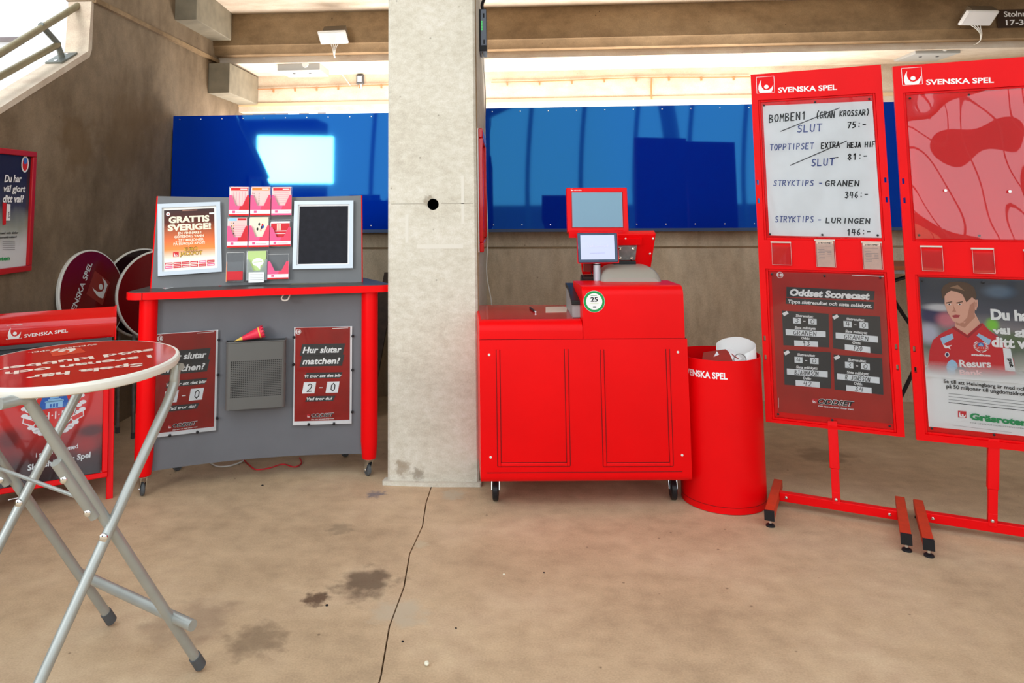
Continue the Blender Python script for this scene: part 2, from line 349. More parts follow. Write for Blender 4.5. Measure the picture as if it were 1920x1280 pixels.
STROKES={'A':[[(0,0),(2,6),(4,0)],[(1,2.2),(3.2,2.2)]],'B':[[(0,0),(0,6),(2.6,5.6),(2.8,4),(0,3.2),(3.2,2.4),(3,.4),(0,0)]],'D':[[(0,0),(0,6),(3,5),(3.6,2.6),(2.6,.4),(0,0)]],
'E':[[(3.4,6),(0,6),(0,0),(3.4,0)],[(0,3.1),(2.6,3.1)]],'F':[[(3.4,6),(0,6),(0,0)],[(0,3.1),(2.6,3.1)]],'G':[[(3.6,5.2),(2,6),(.4,4.6),(0,2),(1.4,0),(3.4,.8),(3.5,2.6),(2.2,2.6)]],
'H':[[(0,0),(0,6)],[(3.4,0),(3.4,6)],[(0,3),(3.4,3)]],'I':[[(2,0),(2,6)]],'J':[[(3,6),(3,1),(1.8,0),(.2,1)],[(1.4,6),(3.8,6)]],'K':[[(0,0),(0,6)],[(3.4,6),(0,2.6),(3.6,0)]],'L':[[(0,6),(0,0),(3.2,0)]],
'M':[[(0,0),(.4,6),(2,2.4),(3.6,6),(4,0)]],'N':[[(0,0),(0,6),(3.4,0),(3.4,6)]],'O':[[(2,6),(.4,5),(0,2.6),(1.4,0),(3,.6),(3.8,3.2),(3,5.4),(2,6)]],'P':[[(0,0),(0,6),(2.8,5.8),(3.2,4),(2,2.8),(0,2.8)]],
'R':[[(0,0),(0,6),(2.8,5.8),(3.2,4),(2,2.9),(0,2.9)],[(1.4,2.9),(3.6,0)]],'S':[[(3.4,5.4),(2,6),(.5,5),(1,3.4),(3,2.6),(3.2,.8),(1.6,0),(0,.6)]],'T':[[(0,6),(4,6)],[(2,6),(2,0)]],'U':[[(0,6),(0,1.4),(1.4,0),(3,.6),(3.4,6)]],
'X':[[(0,6),(3.6,0)],[(3.6,6),(0,0)]],'Y':[[(0,6),(1.8,3),(3.6,6)],[(1.8,3),(1.4,0)]],'-':[[(.4,3),(3.4,3)]],':':[[(1.8,4.2),(1.8,4.6)],[(1.8,1),(1.8,1.4)]],'(':[[(3,7),(1.6,4.6),(1.6,2),(2.8,-.4)]],')':[[(1,7),(2.4,4.6),(2.4,2),(1.2,-.4)]],
'0':[[(2,6),(.4,4.4),(.4,1.4),(2,0),(3.4,1.6),(3.4,4.4),(2,6)]],'1':[[(.8,4.6),(2.2,6),(2.2,0)]],'2':[[(.2,4.6),(1.6,6),(3.2,4.8),(2.6,2.6),(0,0),(3.6,.3)]],'3':[[(.4,5.6),(2,6),(3.2,4.8),(1.6,3.3),(3.4,1.8),(2,0),(.2,.6)]],
'4':[[(1,6),(0,2.6),(3.6,2.8)],[(2.8,5.6),(2.6,0)]],'5':[[(3.4,6),(.8,6),(.5,3.4),(2.8,3.4),(3,1),(.4,0)]],'6':[[(3,6),(1,4),(.4,1.4),(1.8,0),(3.2,1.2),(2.4,2.8),(.6,2.2)]],'7':[[(.2,6),(3.6,6),(1.4,0)],[(1,3),(3,3.2)]],'8':[[(2,3.2),(.6,4.6),(2,6),(3.2,4.6),(2,3.2),(.4,1.4),(2,0),(3.4,1.4),(2,3.2)]],'9':[[(3.2,4.6),(2,6),(.6,4.6),(1.8,3.2),(3.2,4.4),(2.6,0)]]}
def thing(name,loc,label,cat,group=None):
    o=bpy.data.objects.new(name,None); COL.objects.link(o); o.location=loc; o.empty_display_size=.1; o['label']=label; o['category']=cat
    if group: o['group']=group
    return o
def tag(o,label,cat,group=None):
    o['label']=label; o['category']=cat
    if group: o['group']=group
    return o
def struct(o): o['kind']='structure'; return o
def part(o,label): o['label']=label; return o
def smoothpath(pts,n=8):
    """Catmull-Rom through points"""
    pts=[V(p) for p in pts]; P=[pts[0]*2-pts[1]]+pts+[pts[-1]*2-pts[-2]]; out=[]
    for i in range(1,len(P)-2):
        for k in range(n):
            t=k/n; a,b,c,d=P[i-1:i+3]
            out.append(.5*((2*b)+(c-a)*t+(2*a-5*b+4*c-d)*t*t+(3*b-a-3*c+d)*t**3))
    out.append(pts[-1]); return out

# ============================================================ SETTING
XL=-2.92; YB=6.45; YP=6.32; PX0,PX1,PYF=-.71,-.178,4.455
# floor: two cast slabs with an open joint running to the pillar
fb=MB(); fb.wbox(-14,12,-14,9,-.30,-.03,fl); floor=struct(fb.build('floor'))
js=[(-.452,4.455),(-.458,4.2),(-.444,3.9),(-.470,3.6),(-.455,3.3),(-.470,3.0),(-.452,2.7),(-.455,2.2),(-.45,1.0),(-.45,-14)]
def slab(pts,nm):
    m=MB(); m.prism(Frame((0,0,0),(1,0,0),(0,1,0)),pts,-.03,0,fl); return m.build(nm,floor)
slab([(x-.003,y) for x,y in js]+[(-14,-14),(-14,9),(-.455,9)],'floor_slab')
slab([(x+.003,y) for x,y in reversed(js)]+[(-.449,9),(12,9),(12,-14)],'floor_slab')

# left wall with the sloping stair opening
m=MB(); LW=Frame((XL,0,0),(0,1,0),(0,0,1))   # a=y b=z c=+x
m.prism(LW,[(8.4,0),(8.4,3.07),(5.0,3.07),(4.985,2.705),(4.1,2.19),(1.5,.70),(1.5,0)],-.17,0,walld)
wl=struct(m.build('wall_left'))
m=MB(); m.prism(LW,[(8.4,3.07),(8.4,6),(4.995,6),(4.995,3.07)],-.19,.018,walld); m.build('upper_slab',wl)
m=MB(); m.prism(LW,[(8.4,3.055),(8.4,3.09),(5.0,3.09),(5.0,3.055)],.0,.03,beam); m.build('ledge_strip',wl)
m=MB(); m.prism(LW,[(5.015,2.72),(5.015,3.06),(4.985,3.06),(4.97,2.70),(4.1,2.19),(1.5,.70),(1.5,.66),(4.1,2.15),(4.99,2.66)],-.168,.004,riser); m.build('pale_coping',wl)
# corbels on the left wall
for k,(y0,y1,z0,z1) in enumerate(((6.28,7.12,3.25,3.75),(7.09,7.95,2.72,3.02))):
    m=MB(); m.wbox(XL,XL+.215,y0,y1,z0,z1,mat('corbel_concrete',lin((138,130,112)),.8,noise=.2,scale=9,bump=.1)); m.build('corbel',wl,bevel=.006)
# back wall, right wall
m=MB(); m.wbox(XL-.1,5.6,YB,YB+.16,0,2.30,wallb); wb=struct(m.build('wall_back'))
m=MB(); m.wbox(XL,5.6,YB-.006,YB,1.235,1.25,beam); m.build('casting_seam',wb)
m=MB(); m.wbox(5.5,5.7,-.5,8.4,0,4.6,walld); struct(m.build('wall_right'))
# pillar (a fin of concrete)
hole=V(atY(812,383,PYF))
m=MB(); hx,hz,hr=hole.x,hole.z,.034
F=Frame((0,PYF,0),(1,0,0),(0,0,1)); bv=.014; ztop=4.9; k=20
ringp=[(hx+hr*math.cos(2*PI*i/k),hz+hr*math.sin(2*PI*i/k)) for i in range(k)]
sq=[(PX1-bv,hz)]+[(PX1-bv,ztop),(PX0+bv,ztop),(PX0+bv,hz),(PX0+bv,0),(PX1-bv,0)]
m.poly(F,[(PX1-bv,hz)]+[(PX1-bv,ztop),(PX0+bv,ztop),(PX0+bv,hz)]+[ringp[i] for i in range(10,-1,-1)],0,pil)
m.poly(F,[(PX0+bv,hz),(PX0+bv,0),(PX1-bv,0),(PX1-bv,hz)]+[ringp[i%k] for i in range(20,9,-1)],0,pil)
m.add([F.p(x,z,0) for x,z in ringp]+[F.p(x,z,-.25) for x,z in ringp],[(i,(i+1)%k,k+(i+1)%k,k+i) for i in range(k)]+[tuple(range(k,2*k))],blackm)
for x0,x1,y0,y1 in ((PX0,PX0+bv,PYF+bv,PYF),(PX1-bv,PX1,PYF,PYF+bv),(PX1,PX1,PYF+bv,YB),(PX0,PX0,YB,PYF+bv)):
    m.add([(x0,y0,0),(x1,y1,0),(x1,y1,ztop),(x0,y0,ztop)],[(0,1,2,3)],pil)
pl=m.build('concrete_pillar'); tag(pl,'pale grey concrete pillar with a round hole, between the two counters','pillar')
m=MB(); m.prism(Frame((0,0,0),(1,0,0),(0,1,0)),[(PX0-.03,PYF-.016),(PX0+.1,PYF-.024),(PX0+.3,PYF-.03),(PX1-.1,PYF-.022),(PX1+.01,PYF-.018),(PX1+.012,PYF+.05),(PX0-.02,PYF+.05)],0,.022,pil); m.build('mortar_skirt',pl,bevel=.008)
m=MB(); m.wbox(PX1-.001,PX1+.006,PYF+.03,PYF+.045,0,4.4,beam)
cl_=mat('cast_line',lin((168,162,148)),.8)
m.wbox(PX0+.02,hx-.05,PYF-.001,PYF,1.612,1.616,cl_); m.wbox(hx+.05,PX1-.02,PYF-.001,PYF,1.612,1.616,cl_)
m.build('cast_line',pl)
sc=mat('pale_scuff',lin((212,208,196)),.8)
m=MB()
for a0,a1,b0,b1 in ((782,868,458,466),(760,766,402,455),(865,870,330,420)):
    p0=atY(a0,b1,PYF);p1=atY(a1,b0,PYF); m.wbox(p0.x,p1.x,PYF-.001,PYF,p0.z,p1.z,sc)
m.build('plaster_scuff',pl)
# stand steps overhead: risers and soffits climbing towards the camera
ce=MB(); ce.wbox(XL,5.6,7.95,8.1,2.64,3.04,riser); ceil=struct(ce.build('ceiling'))
def stepbeam(y,z0,z1,ysoff,zsoff,mat_r,mat_s):
    m=MB(); f=Frame((0,0,0),(0,1,0),(0,0,1))
    # beam profile (y,z): face towards camera, small nib below
    m.prism(f,[(y,z1),(y,z0+.085),(y+.015,z0+.075),(y+.05,z0),(y+.22,z0-.01),(y+.22,z1)],XL,5.6,mat_r); m.build('riser_beam',ceil)
    m=MB(); m.prism(f,[(y+.05,z1),(y+.05,z1+.14),(ysoff,zsoff+.14),(ysoff,zsoff)],XL,5.6,mat_s); m.build('soffit_plank',ceil)
m=MB(); f=Frame((0,0,0),(0,1,0),(0,0,1)); m.prism(f,[(7.3,3.05),(7.3,3.2),(8.1,3.16),(8.1,3.03)],XL,5.6,riser); m.build('soffit_plank',ceil)
stepbeam(7.15,3.12,3.52,6.35,3.56,beam,riser)
z=3.56; y=6.35
for i in range(7):
    stepbeam(y,z,z+.42,y-.8,z+.42,beam,riser); y-=.8; z+=.42
# riser A lower nib and stain strip
m=MB(); m.wbox(XL,5.6,7.94,7.96,2.70,2.735,cable_t if False else mat('pale_band',lin((220,190,150)),.8)); m.build('lower_band',ceil)

# ============================================================ BLUE PANELS
def panel(x0,x1,z0,z1,lab,nm,n):
    t=thing('blue_panel',((x0+x1)/2,YP,z0),lab,'panel'); F=Frame((0,YP,0),(1,0,0),(0,0,1))
    m=MB(); m.box(F,x0,x1,z0+.012,z1,-.006,0,bluep); m.build('acrylic_sheet',t)
    m=MB(); m.box(F,x0,x1,z0-.014,z0+.012,-.03,.004,mat('panel_trim',lin((60,78,110)),.4)); m.build('bottom_trim',t)
    m=MB(); m.box(F,x0+.02,x1-.02,z0+.1,z1-.1,-.13,-.006,blackm); m.build('batten_frame',t)
    for k in range(n):
        x=x0+.06+(x1-x0-.12)*k/(n-1)
        for zz in (z0+.045,z1-.03):
            m=MB(); m.lathe(F.p(x,zz,0),(0,-1,0),[(.006,0),(.005,.003),(.0,.004)],chrome,10); m.build('screw',t)
    return t
panel(XL+.012,PX0-.004,1.392,2.40,'glossy blue wall panel left of the pillar, behind the grey counter','p',12)
panel(PX1+.006,5.4,1.392,2.425,'glossy blue wall panel right of the pillar, behind the red desk and boards','p',24)

# ============================================================ WHITE BOXES, CABLES, SIGN OVERHEAD
def px_box_on(y,x0,y0,x1,y1): a=atY(x0,y1,y); b=atY(x1,y0,y); return a.x,b.x,a.z,b.z
# tilted antenna plates on the brown beam
def antenna(pp,lab,lean_px):
    c=[atY(*q,7.02) for q in pp]; o=c[3]; u=(c[2]-c[3]); v=(c[0]-c[3]); L=u.length; H=v.length
    v=v+V((0,-.10,0)); F=Frame(o+V((0,.02,0)),u,v)
    t=thing('wall_antenna',(o.x+L/2,7.1,o.z),lab,'antenna')
    m=MB(); m.box(F,0,L,0,H,-.02,.012,plasticw); m.build('housing',t,bevel=.008)
    m=MB(); m.box(F,.012,L-.012,.012,H-.012,.012,.016,mat('antenna_face',(.9,.9,.9),.3)); m.build('face_plate',t)
    m=MB(); m.box(F,.05,L-.01,.03,H+.005,-.11,-.02,mat('bracket_brown',lin((90,78,62)),.7)); m.build('bracket',t)  # bracket in one plain brown
    return F,L,H,t
FA,LA,HA,tA=antenna([(597,57),(652,54),(653,80),(601,82)],'white flat antenna panel on brown beam left of the pillar',0)
FB,LB,HB,tB=antenna([(1808,18),(1866,18),(1858,47),(1799,46)],'white flat antenna panel beside the black seat number sign',0)
def ap_box(pp,lab):
    x0,x1,z0,z1=px_box_on(7.35,*pp); t=thing('access_point_box',((x0+x1)/2,7.4,z0),lab,'box')
    m=MB(); m.wbox(x0,x1,7.35,7.75,z0,z1,mat('box_grey_plastic',(.42,.42,.40),.5)); m.build('housing',t,bevel=.006)
    m=MB(); F=Frame((x0,7.35,z0),(1,0,0),(0,0,1)); w=x1-x0;h=z1-z0
    m.lathe(F.p(w*.66,h*.55,0),(0,-1,0),[(.035,0),(.032,.02),(0,.022)],plasticw,20); m.build('knob',t)
    m=MB(); 
    for a in (.3,.68): m.lathe(V((x0+w*a,7.5,z0)),(0,0,-1),[(.016,0),(.012,.006),(0,.006)],rubber,12)
    m.build('screw_cap',t); return t
ap_box((520,110,600,133),'white wall box hanging under the beam left of the pillar')
ap_box((1716,80,1800,101),'white wall box under the beam above the right red board')
def cable(nm,pts,r,m_,lab,cat='cable',n=8):
    m=MB(); m.tube(smoothpath(pts,n),r,m_,8); return tag(m.build(nm),lab,cat)
for i,(sx,ex) in enumerate(((622,626),(627,626),(632,626))): pass
t=thing('antenna_cable',tuple(atY(626,100,7.0)),'bundle of thin white cables hanging from antenna panel left of pillar','cable')
for i in range(4):
    m=MB(); m.tube(smoothpath([atY(620+5*i,81,7.03),atY(623+2.3*i,90,6.99),atY(626+.5*i,103,7.05),atY(627+i*.6,108,7.2)],6),.0035,cable_w,6); m.build('strand',t)
t=thing('antenna_cable',tuple(atY(1838,60,7.0)),'bundle of thin white cables hanging from antenna beside seat sign','cable')
for i in range(4):
    m=MB(); m.tube(smoothpath([atY(1820+6*i,47,7.03),atY(1830+3*i,54,6.99),atY(1838+i,65,7.0),atY(1834,80,7.25),atY(1803,91,7.38)],6),.0035,cable_w,6); m.build('strand',t)
cable('thin_cable',[atY(600,119,7.4),atY(628,125,7.6),atY(643,142,7.85),atY(657,160,7.93)],.004,cable_w,'thin white cable from wall box down to the pale riser')
def riser_cable(x0,x1,ys,lab):
    t=thing('riser_cable',tuple(atY(x0,ys[0],7.93)),lab,'cable'); n=len(ys)
    pts=[atY(x0+(x1-x0)*i/(n-1),y,7.935) for i,y in enumerate(ys)]
    m=MB(); m.tube(smoothpath(pts,6),.006,cable_t,6); m.build('sheath',t)
    for k in range(1,2*n,2):
        p=atY(x0+(x1-x0)*k/(2*n),ys[min(n-1,k//2)]+1,7.93); m=MB(); m.wbox(p.x-.006,p.x+.006,7.915,7.95,p.z-.03,p.z+.012,cable_t); m.build('clip',t)
riser_cable(452,735,[167,167,165,164,162,160,159],'brown cable clipped along the pale riser left of the pillar')
riser_cable(921,1406,[154,153,151,148,146,145,145,144],'brown cable clipped along the pale riser right of the pillar')
p=atY(1222,147,7.935); q=atY(1222,186,7.935); cable('drop_cable',[p,V((p.x-.01,p.y,(p.z+q.z)/2)),q],.008,cable_t,'short brown cable dropping down pale riser right of the pillar')
x0,x1,z0,z1=px_box_on(7.9,668,139,681,157); t=thing('junction_box',((x0+x1)/2,7.92,z0),'small grey junction box on pale riser left of the pillar','box')
m=MB(); m.wbox(x0,x1,7.9,7.95,z0,z1,rubber); m.build('back_box',t,bevel=.004)
m=MB(); m.wbox(x0+.014,x1-.014,7.893,7.9,z0+.02,z1-.02,silver); m.build('lid',t)
m=MB(); m.tube([V((x0+.03,7.93,z0)),V((x0+.03,7.93,z0-.05))],.012,cable_w,8); m.tube([V((x1-.03,7.93,z0)),V((x1-.03,7.93,z0-.05))],.012,cable_w,8); m.build('gland',t)
# seat number sign
FS=Frame((0,7.13,0),(1,0,0),(0,0,1)); a0,b1=FS.at(1868,19); a1,b0=FS.at(1925,52)
t=thing('seat_number_sign',tuple(FS.p(a0,b0,.01)),'dark brown sign with white seat numbers, top right corner','sign')
m=MB(); m.box(FS,a0,a0+.52,b0,b1,0,.012,mat('sign_brown',lin((58,42,32)),.4)); m.build('plate',t)
m=MB(); m.text(FS,'Stolnr',(a0+.055,b0+.105),(a0+.25,b0+.105),.052,.0135,white,bold=.02); m.text(FS,'17-31',(a0+.068,b0+.025),(a0+.26,b0+.025),.052,.0135,white,bold=.02); m.build('lettering',t)
# router on pillar side
t=thing('network_switch',(PX1,5.2,2.66),'black and grey network switch mounted high on the pillar side','router')
za=atY(905,22,5.3).z; zb=atY(905,100,5.3).z
m=MB(); m.wbox(PX1,PX1+.052,5.22,5.45,zb,za,black); m.build('casing',t,bevel=.004)
m=MB(); m.wbox(PX1+.013,PX1+.05,5.213,5.221,zb+.04,za-.006,mat('switch_face',lin((120,130,145)),.4)); m.build('face_plate',t)
m=MB()
for k in range(6): m.wbox(PX1+.018,PX1+.022,5.209,5.214,zb+.15+k*.012,zb+.155+k*.012,mat('green_led',(.05,.8,.1),.4,emit=1.5))
m.build('indicator_lamp',t)
m=MB()
for a,b in ((.02,.05),(.03,.24)): m.wbox(PX1+.03,PX1+.038,5.210,5.214,zb+b,zb+b+.03,ink)
m.build('lettering',t)
m=MB(); m.tube(smoothpath([V((PX1+.03,5.3,za)),V((PX1+.02,5.3,za+.05)),V((PX1+.04,5.28,za+.12)),V((PX1+.015,5.3,za+.3))],6),.012,black,8); m.build('plug_lead',t)
cable('pillar_cable',[V((PX1+.02,5.3,zb)),V((PX1+.035,5.4,2.4)),V((PX1+.02,5.7,2.2)),V((PX1+.02,5.9,1.7)),V((PX1+.03,5.85,1.35)),V((PX1+.02,5.7,1.1)),V((PX1+.06,5.6,.85)),V((PX1+.05,5.6,.5))],.004,cable_w,'thin white cable running down the right side of the pillar')
# red frame on pillar side
t=thing('red_poster_frame',(PX1,5.0,1.3),'red poster frame seen edge-on, mounted on the pillar side','frame')
SF=Frame((PX1,0,0),(0,1,0),(0,0,1))
m=MB(); Y0,Y1,Z0,Z1=4.62,5.42,1.315,2.08
m.prism(SF,[(Y0,Z0),(Y1,Z0),(Y1,Z1),(Y0,Z1)],0,.008,plasticw); m.build('back_plate',t)
for a0,a1,b0,b1 in ((Y0,Y1,Z0,Z0+.06),(Y0,Y1,Z1-.06,Z1),(Y0,Y0+.06,Z0+.06,Z1-.06),(Y1-.06,Y1,Z0+.06,Z1-.06)):
    m=MB(); m.box(SF,a0,a1,b0,b1,.008,.035,red_gloss); m.build('frame_rail',t,bevel=.006)
m=MB(); m.box(SF,Y0+.06,Y1-.06,Z0+.06,Z1-.06,.008,.012,red_print); m.build('poster_sheet',t)

# ============================================================ LEFT WALL POSTER
t=thing('wall_poster_frame',(XL,4.1,1.23),'red framed poster on the left wall, cut by the photo edge','frame')
PF=Frame((XL+.0,0,0),(0,1,0),(0,0,1)); y1=4.41; y0=y1-.56; z0,z1=1.225,1.95
m=MB(); m.box(PF,y0,y1,z0,z1,.004,.012,gradient('wall_poster_print',[(0,(.65,.66,.66)),(.25,(.62,.63,.64)),(.42,lin((150,155,140))),(.6,lin((70,70,80))),(.85,lin((42,42,52)))],.25,.3,.12))
m.uv={}; 
ws=MB(); ws.sheet(PF,y0+.02,y1-.02,z0+.02,z1-.02,.013,MATS['wall_poster_print'])
m=MB(); m.box(PF,y0,y1,z0,z1,.0,.012,blackm); m.build('back_plate',t); ws.build('poster_sheet',t)
for a0,a1,b0,b1 in ((y0,y1,z0,z0+.034),(y0,y1,z1-.034,z1),(y0,y0+.034,z0+.034,z1-.034),(y1-.034,y1,z0+.034,z1-.034)):
    m=MB(); m.box(PF,a0,a1,b0,b1,.012,.032,mat('frame_red',(.45,.01,.015),.35)); m.build('frame_rail',t,bevel=.004)
m=MB(); W1=lambda x,y:(x/3.122,270+y/3.122)
for st,xa,ya,xb,yb,xt,yt in (('Du har',10,222,112,222,10,178),('väl gjort',5,278,134,280,5,238),('ditt val?',0,340,124,340,0,296)):
    m.textpx(PF,st,W1(xa,ya),W1(xb,yb),W1(xt,yt),.016,white,bold=.03,shear=.2)
m.textpx(PF,'r med och delar',W1(-30,528),W1(92,524),W1(-30,514),.016,ink,bold=.02); m.textpx(PF,'domsidrotten!',W1(-25,553),W1(83,548),W1(-25,540),.016,ink,bold=.02)
m.textpx(PF,'Gräsroten',W1(-130,690),W1(42,678),W1(-130,664),.016,green,bold=.03)
for k in range(5):
    yy=570+k*12; a=PF.at(*W1(0,yy)); b=PF.at(*W1(72,yy-2)); m.line(PF,[a,b],.0035,.016,mat('grey_print',(.3,.3,.3),.6))
a,b=PF.at(*W1(132,118)); m.disc(PF,a,b,.035,.016,white,20,.05); m.disc(PF,a,b,.025,.0165,red_print,20,.04); m.disc(PF,a,b+.02,.018,.017,blueprint,16,.02)
m.quadpx(PF,[W1(0,340),W1(22,345),W1(20,470),W1(0,475)],.0155,red_print); m.quadpx(PF,[W1(25,350),W1(46,352),W1(44,448),W1(20,448)],.016,white)
m.textpx(PF,'put',W1(38,430),W1(40,395),W1(27,430),.0165,ink,bold=.02)
m.build('lettering',t)

# ============================================================ STAIR RAIL AND OUTSIDE
cop=lambda y:2.19+(y-4.1)*(2.705-2.19)/.885
t=thing('stair_handrail',(XL-.09,4.6,2.5),'grey-green tube handrail on the stair parapet at top left','handrail')
rl=mat('rail_paint',lin((150,140,112)),.5,metal=.3,noise=.15,scale=20)
a=atX(0,100,XL-.10); b=atX(136,17,XL-.10)
dirr=(b-a); m=MB(); m.tube([a-dirr*1.2,b+dirr*.15],.024,rl,16); m.build('top_rail',t)
a=atX(0,143,XL-.10); b=atX(108,84,XL-.10); m=MB(); m.tube([a-(b-a)*1.2,b],.023,rl,16); m.build('lower_rail',t)
g=mat('bracket_paint',lin((120,124,118)),.5,metal=.4,noise=.2,scale=30)
p0=atX(76,46,XL-.10);p1=atX(109,82,XL-.10);p2=atX(118,112,XL-.10)
m=MB(); m.tube([p0,p1,p1+V((0,.004,-.02)),p2],.02,g,8); m.build('bracket',t)
m=MB(); cF=Frame(V((XL-.16,p2.y-.1,cop(p2.y-.1)+.004)),V((0,1,.58)),V((1,0,0)))
m.box(cF,0,.2,0,.12,-.012,.0,g); m.build('base_plate',t)
m=MB()
for aa in (.03,.17): m.lathe(cF.p(aa,.06,0),-cF.n,[(.012,0),(.012,.015),(0,.018)],chrome,8)
m.build('bolt',t)
# bright world outside
def wbo(nm,x0,x1,y0,y1,z0,z1,mt,lab,cat,pr=None):
    m=MB(); m.wbox(x0,x1,y0,y1,z0,z1,mt); o=m.build(nm,pr); 
    if lab: tag(o,lab,cat)
    return o
p=atX(44,30,-7.5)
t=thing('white_tent',(-9,p.y-2,0),'bright white clad block outside, at the top left corner','building')
m=MB(); m.prism(Frame((0,p.y,0),(1,0,0),(0,0,1)),[(-13,0),(-7.5,0),(-7.45,4.7),(-8.4,6.4),(-13,6.6)],-2.5,0,farwhite); m.build('shell',t)
for k in range(4): m=MB(); m.wbox(-13,-7.44,p.y-.05,p.y-.0,2.0+k*1.1,2.06+k*1.1,farpink); m.build('cladding_rib',t)
t=thing('far_grandstand',(-9,16,0),'pale stepped grandstand outside beyond the stair opening','stand')
for k in range(7):
    m=MB(); m.wbox(-20,-5.0,15+k*.9,15.9+k*.9,0,3.3+k*.75,farpink if k%2 else farwhite); m.build('step',t)
wa=mat('shade_awning',lin((72,52,62)),.7)
m=MB(); Fw=Frame((0,14.2,0),(1,0,0),(0,0,1)); pa=atY(40,84,14.2);pb=atY(128,72,14.2)
m.poly(Fw,[(pa.x,pa.z),(pb.x,pb.z-.1),(pb.x,pb.z+.05),(pb.x-.35,pb.z+.22),(pb.x-.6,pb.z+.0)],0,wa); m.poly(Fw,[(pa.x,pa.z),(pb.x,pb.z-.1),(pb.x-.6,pb.z+.0)],-.05,wa)
m.build('shade_awning',t)
t=thing('mesh_fence',tuple(atY(80,110,12)),'white mesh fence outside seen through the handrail','fence')
f0=atY(30,112,12);f1=atY(135,84,12)
for k in range(22):
    x=f0.x+(f1.x-f0.x)*k/21; m=MB(); m.wbox(x,x+.02,12,12.02,f0.z-.3,f1.z,farwhite); m.build('wire',t)
for k in range(7):
    zz=f0.z-.2+k*(f1.z-f0.z+.2)/6; m=MB(); m.wbox(f0.x-.4,f1.x+.4,12,12.02,zz,zz+.03,farwhite); m.build('wire',t)
# concrete stair outside, rising along the wall
t=thing('outside_stair',(-3.9,3,0),'pale concrete stair outside behind the left parapet','stair')
for k in range(14):
    m=MB(); y=1.6+k*.29; m.wbox(-4.6,XL-.18,y,y+.29,0,.17*(k+1)-.05,farpink); m.build('step',t)
# canopy ribs behind the camera (mirrored in the blue panels)
t=thing('canopy_frame',(2,-6,0),'dark steel canopy ribs behind the photographer, mirrored in blue panels','canopy')
for k in range(13):
    x=-3.5+k*1.35; m=MB(); m.tube(smoothpath([V((x,-6.5,0)),V((x,-6.6,2.5)),V((x+.25,-6.3,5)),V((x+.8,-5,7.2)),V((x+1.4,-2.5,8.3))],5),.06,galv,8); m.build('rib',t)
m=MB(); m.tube(smoothpath([V((-3.2,-5.2,1.0)),V((-1.5,-5.2,3.2)),V((1.5,-5.3,4.6)),V((5,-5.4,5.4)),V((9,-5.5,5.8))],8),.16,galv,10); m.build('truss_tube',t)
m=MB(); m.tube(smoothpath([V((3.2,-5.8,6.5)),V((3.9,-5.8,4.2)),V((4.3,-5.8,0))],6),.2,galv,10); m.build('truss_leg',t)
m=MB(); m.wbox(-14,12,-13.5,-13,0,1.6,farpink); tag(m.build('low_building'),'low pale building behind the photographer across the forecourt','building')
m=MB(); m.wbox(-9.5,-5.6,-10.5,-9,0,4.2,mat('mirror_block_dark',(.03,.03,.035),.7)); tag(m.build('dark_mirror_block'),'unseen dark block added behind the photographer, mirrored in the right board','building')  # unseen block added so the right board's film mirrors something dark

# ============================================================ shared pieces
def castor(pr,x,y,z1,r,yaw,w=.022,off=.02):
    """swivel castor: plate, fork, wheel, axle"""
    d=V((math.cos(yaw),math.sin(yaw),0)); s=V((-d.y,d.x,0)); c=V((x,y,r))+d*off
    m=MB(); m.lathe((x,y,z1-.012),(0,0,1),[(.0,0),(.026,0),(.03,.006),(.026,.012),(0,.012)],chrome,18)
    for sg in (-1,1):
        F_=Frame(c+s*sg*(w/2+.004),d,(0,0,1)); h=z1-.012-r
        m.prism(F_,[(-off-.022,h),(-off+.022,h),(.012,.0),(.0,-.012),(-.012,.0)],-.002,.002,chrome)
    f=m.build('castor',pr); m=MB()
    m.lathe(c-s*w/2,s,[(0,0),(r*.55,0),(r*.6,.003),(r*.86,.001),(r,.005),(r,w-.005),(r*.86,w-.001),(r*.6,w-.003),(r*.55,w),(0,w)],rubber if w<.03 else black,26); m.build('wheel',f)
    m=MB(); m.tube([c-s*(w/2+.008),c+s*(w/2+.008)],.005,chrome,10); m.build('axle',f); return f
def castor_at(px,py,*a,**k): p=atZ(px,py,0); return p

# ============================================================ PROMOTION COUNTER (left)
CY=math.radians(17.2); ox,oy=-2.045,4.20
Lc=1.262
CFr=stand(ox,oy,0,CY)
bend=lambda a,b:-(-.085)*(1-((a-Lc/2)/(Lc/2))**2)
CP=stand(ox,oy,0,CY,0,bend)                      # curved front sheet
t=thing('promotion_counter',(ox,oy,0),'grey and red promotional counter on castors, left of the pillar','counter'); ctr=t
ZT=1.13
def post(a,nm='post'):
    m=MB(); base=.118 if a<.5 else .108; r=.05
    pr=[(0,base),(r*.82,base),(r*.85,base+.01),(r,base+.10),(r,ZT-.04),(0,ZT-.04)]
    m.lathe(CFr.p(a,0,0),(0,0,1),[(q,h) for q,h in pr],red,36); m.build(nm,t)
post(0);post(Lc)
m=MB(); n=24; zb,zt=.13,ZT-.045
vs=[];fs=[]
for i in range(n+1):
    a=.03+(Lc-.06)*i/n
    for b in (zb,zt):
        for c in (0,-.018): vs.append(CP.p(a,b,c))
for i in range(n):
    k=i*4; fs+=[(k,k+4,k+6,k+2),(k+1,k+3,k+7,k+5),(k,k+1,k+5,k+4),(k+2,k+6,k+7,k+3)]
m.add(vs,fs,grey,smooth=True); m.build('front_sheet',t)
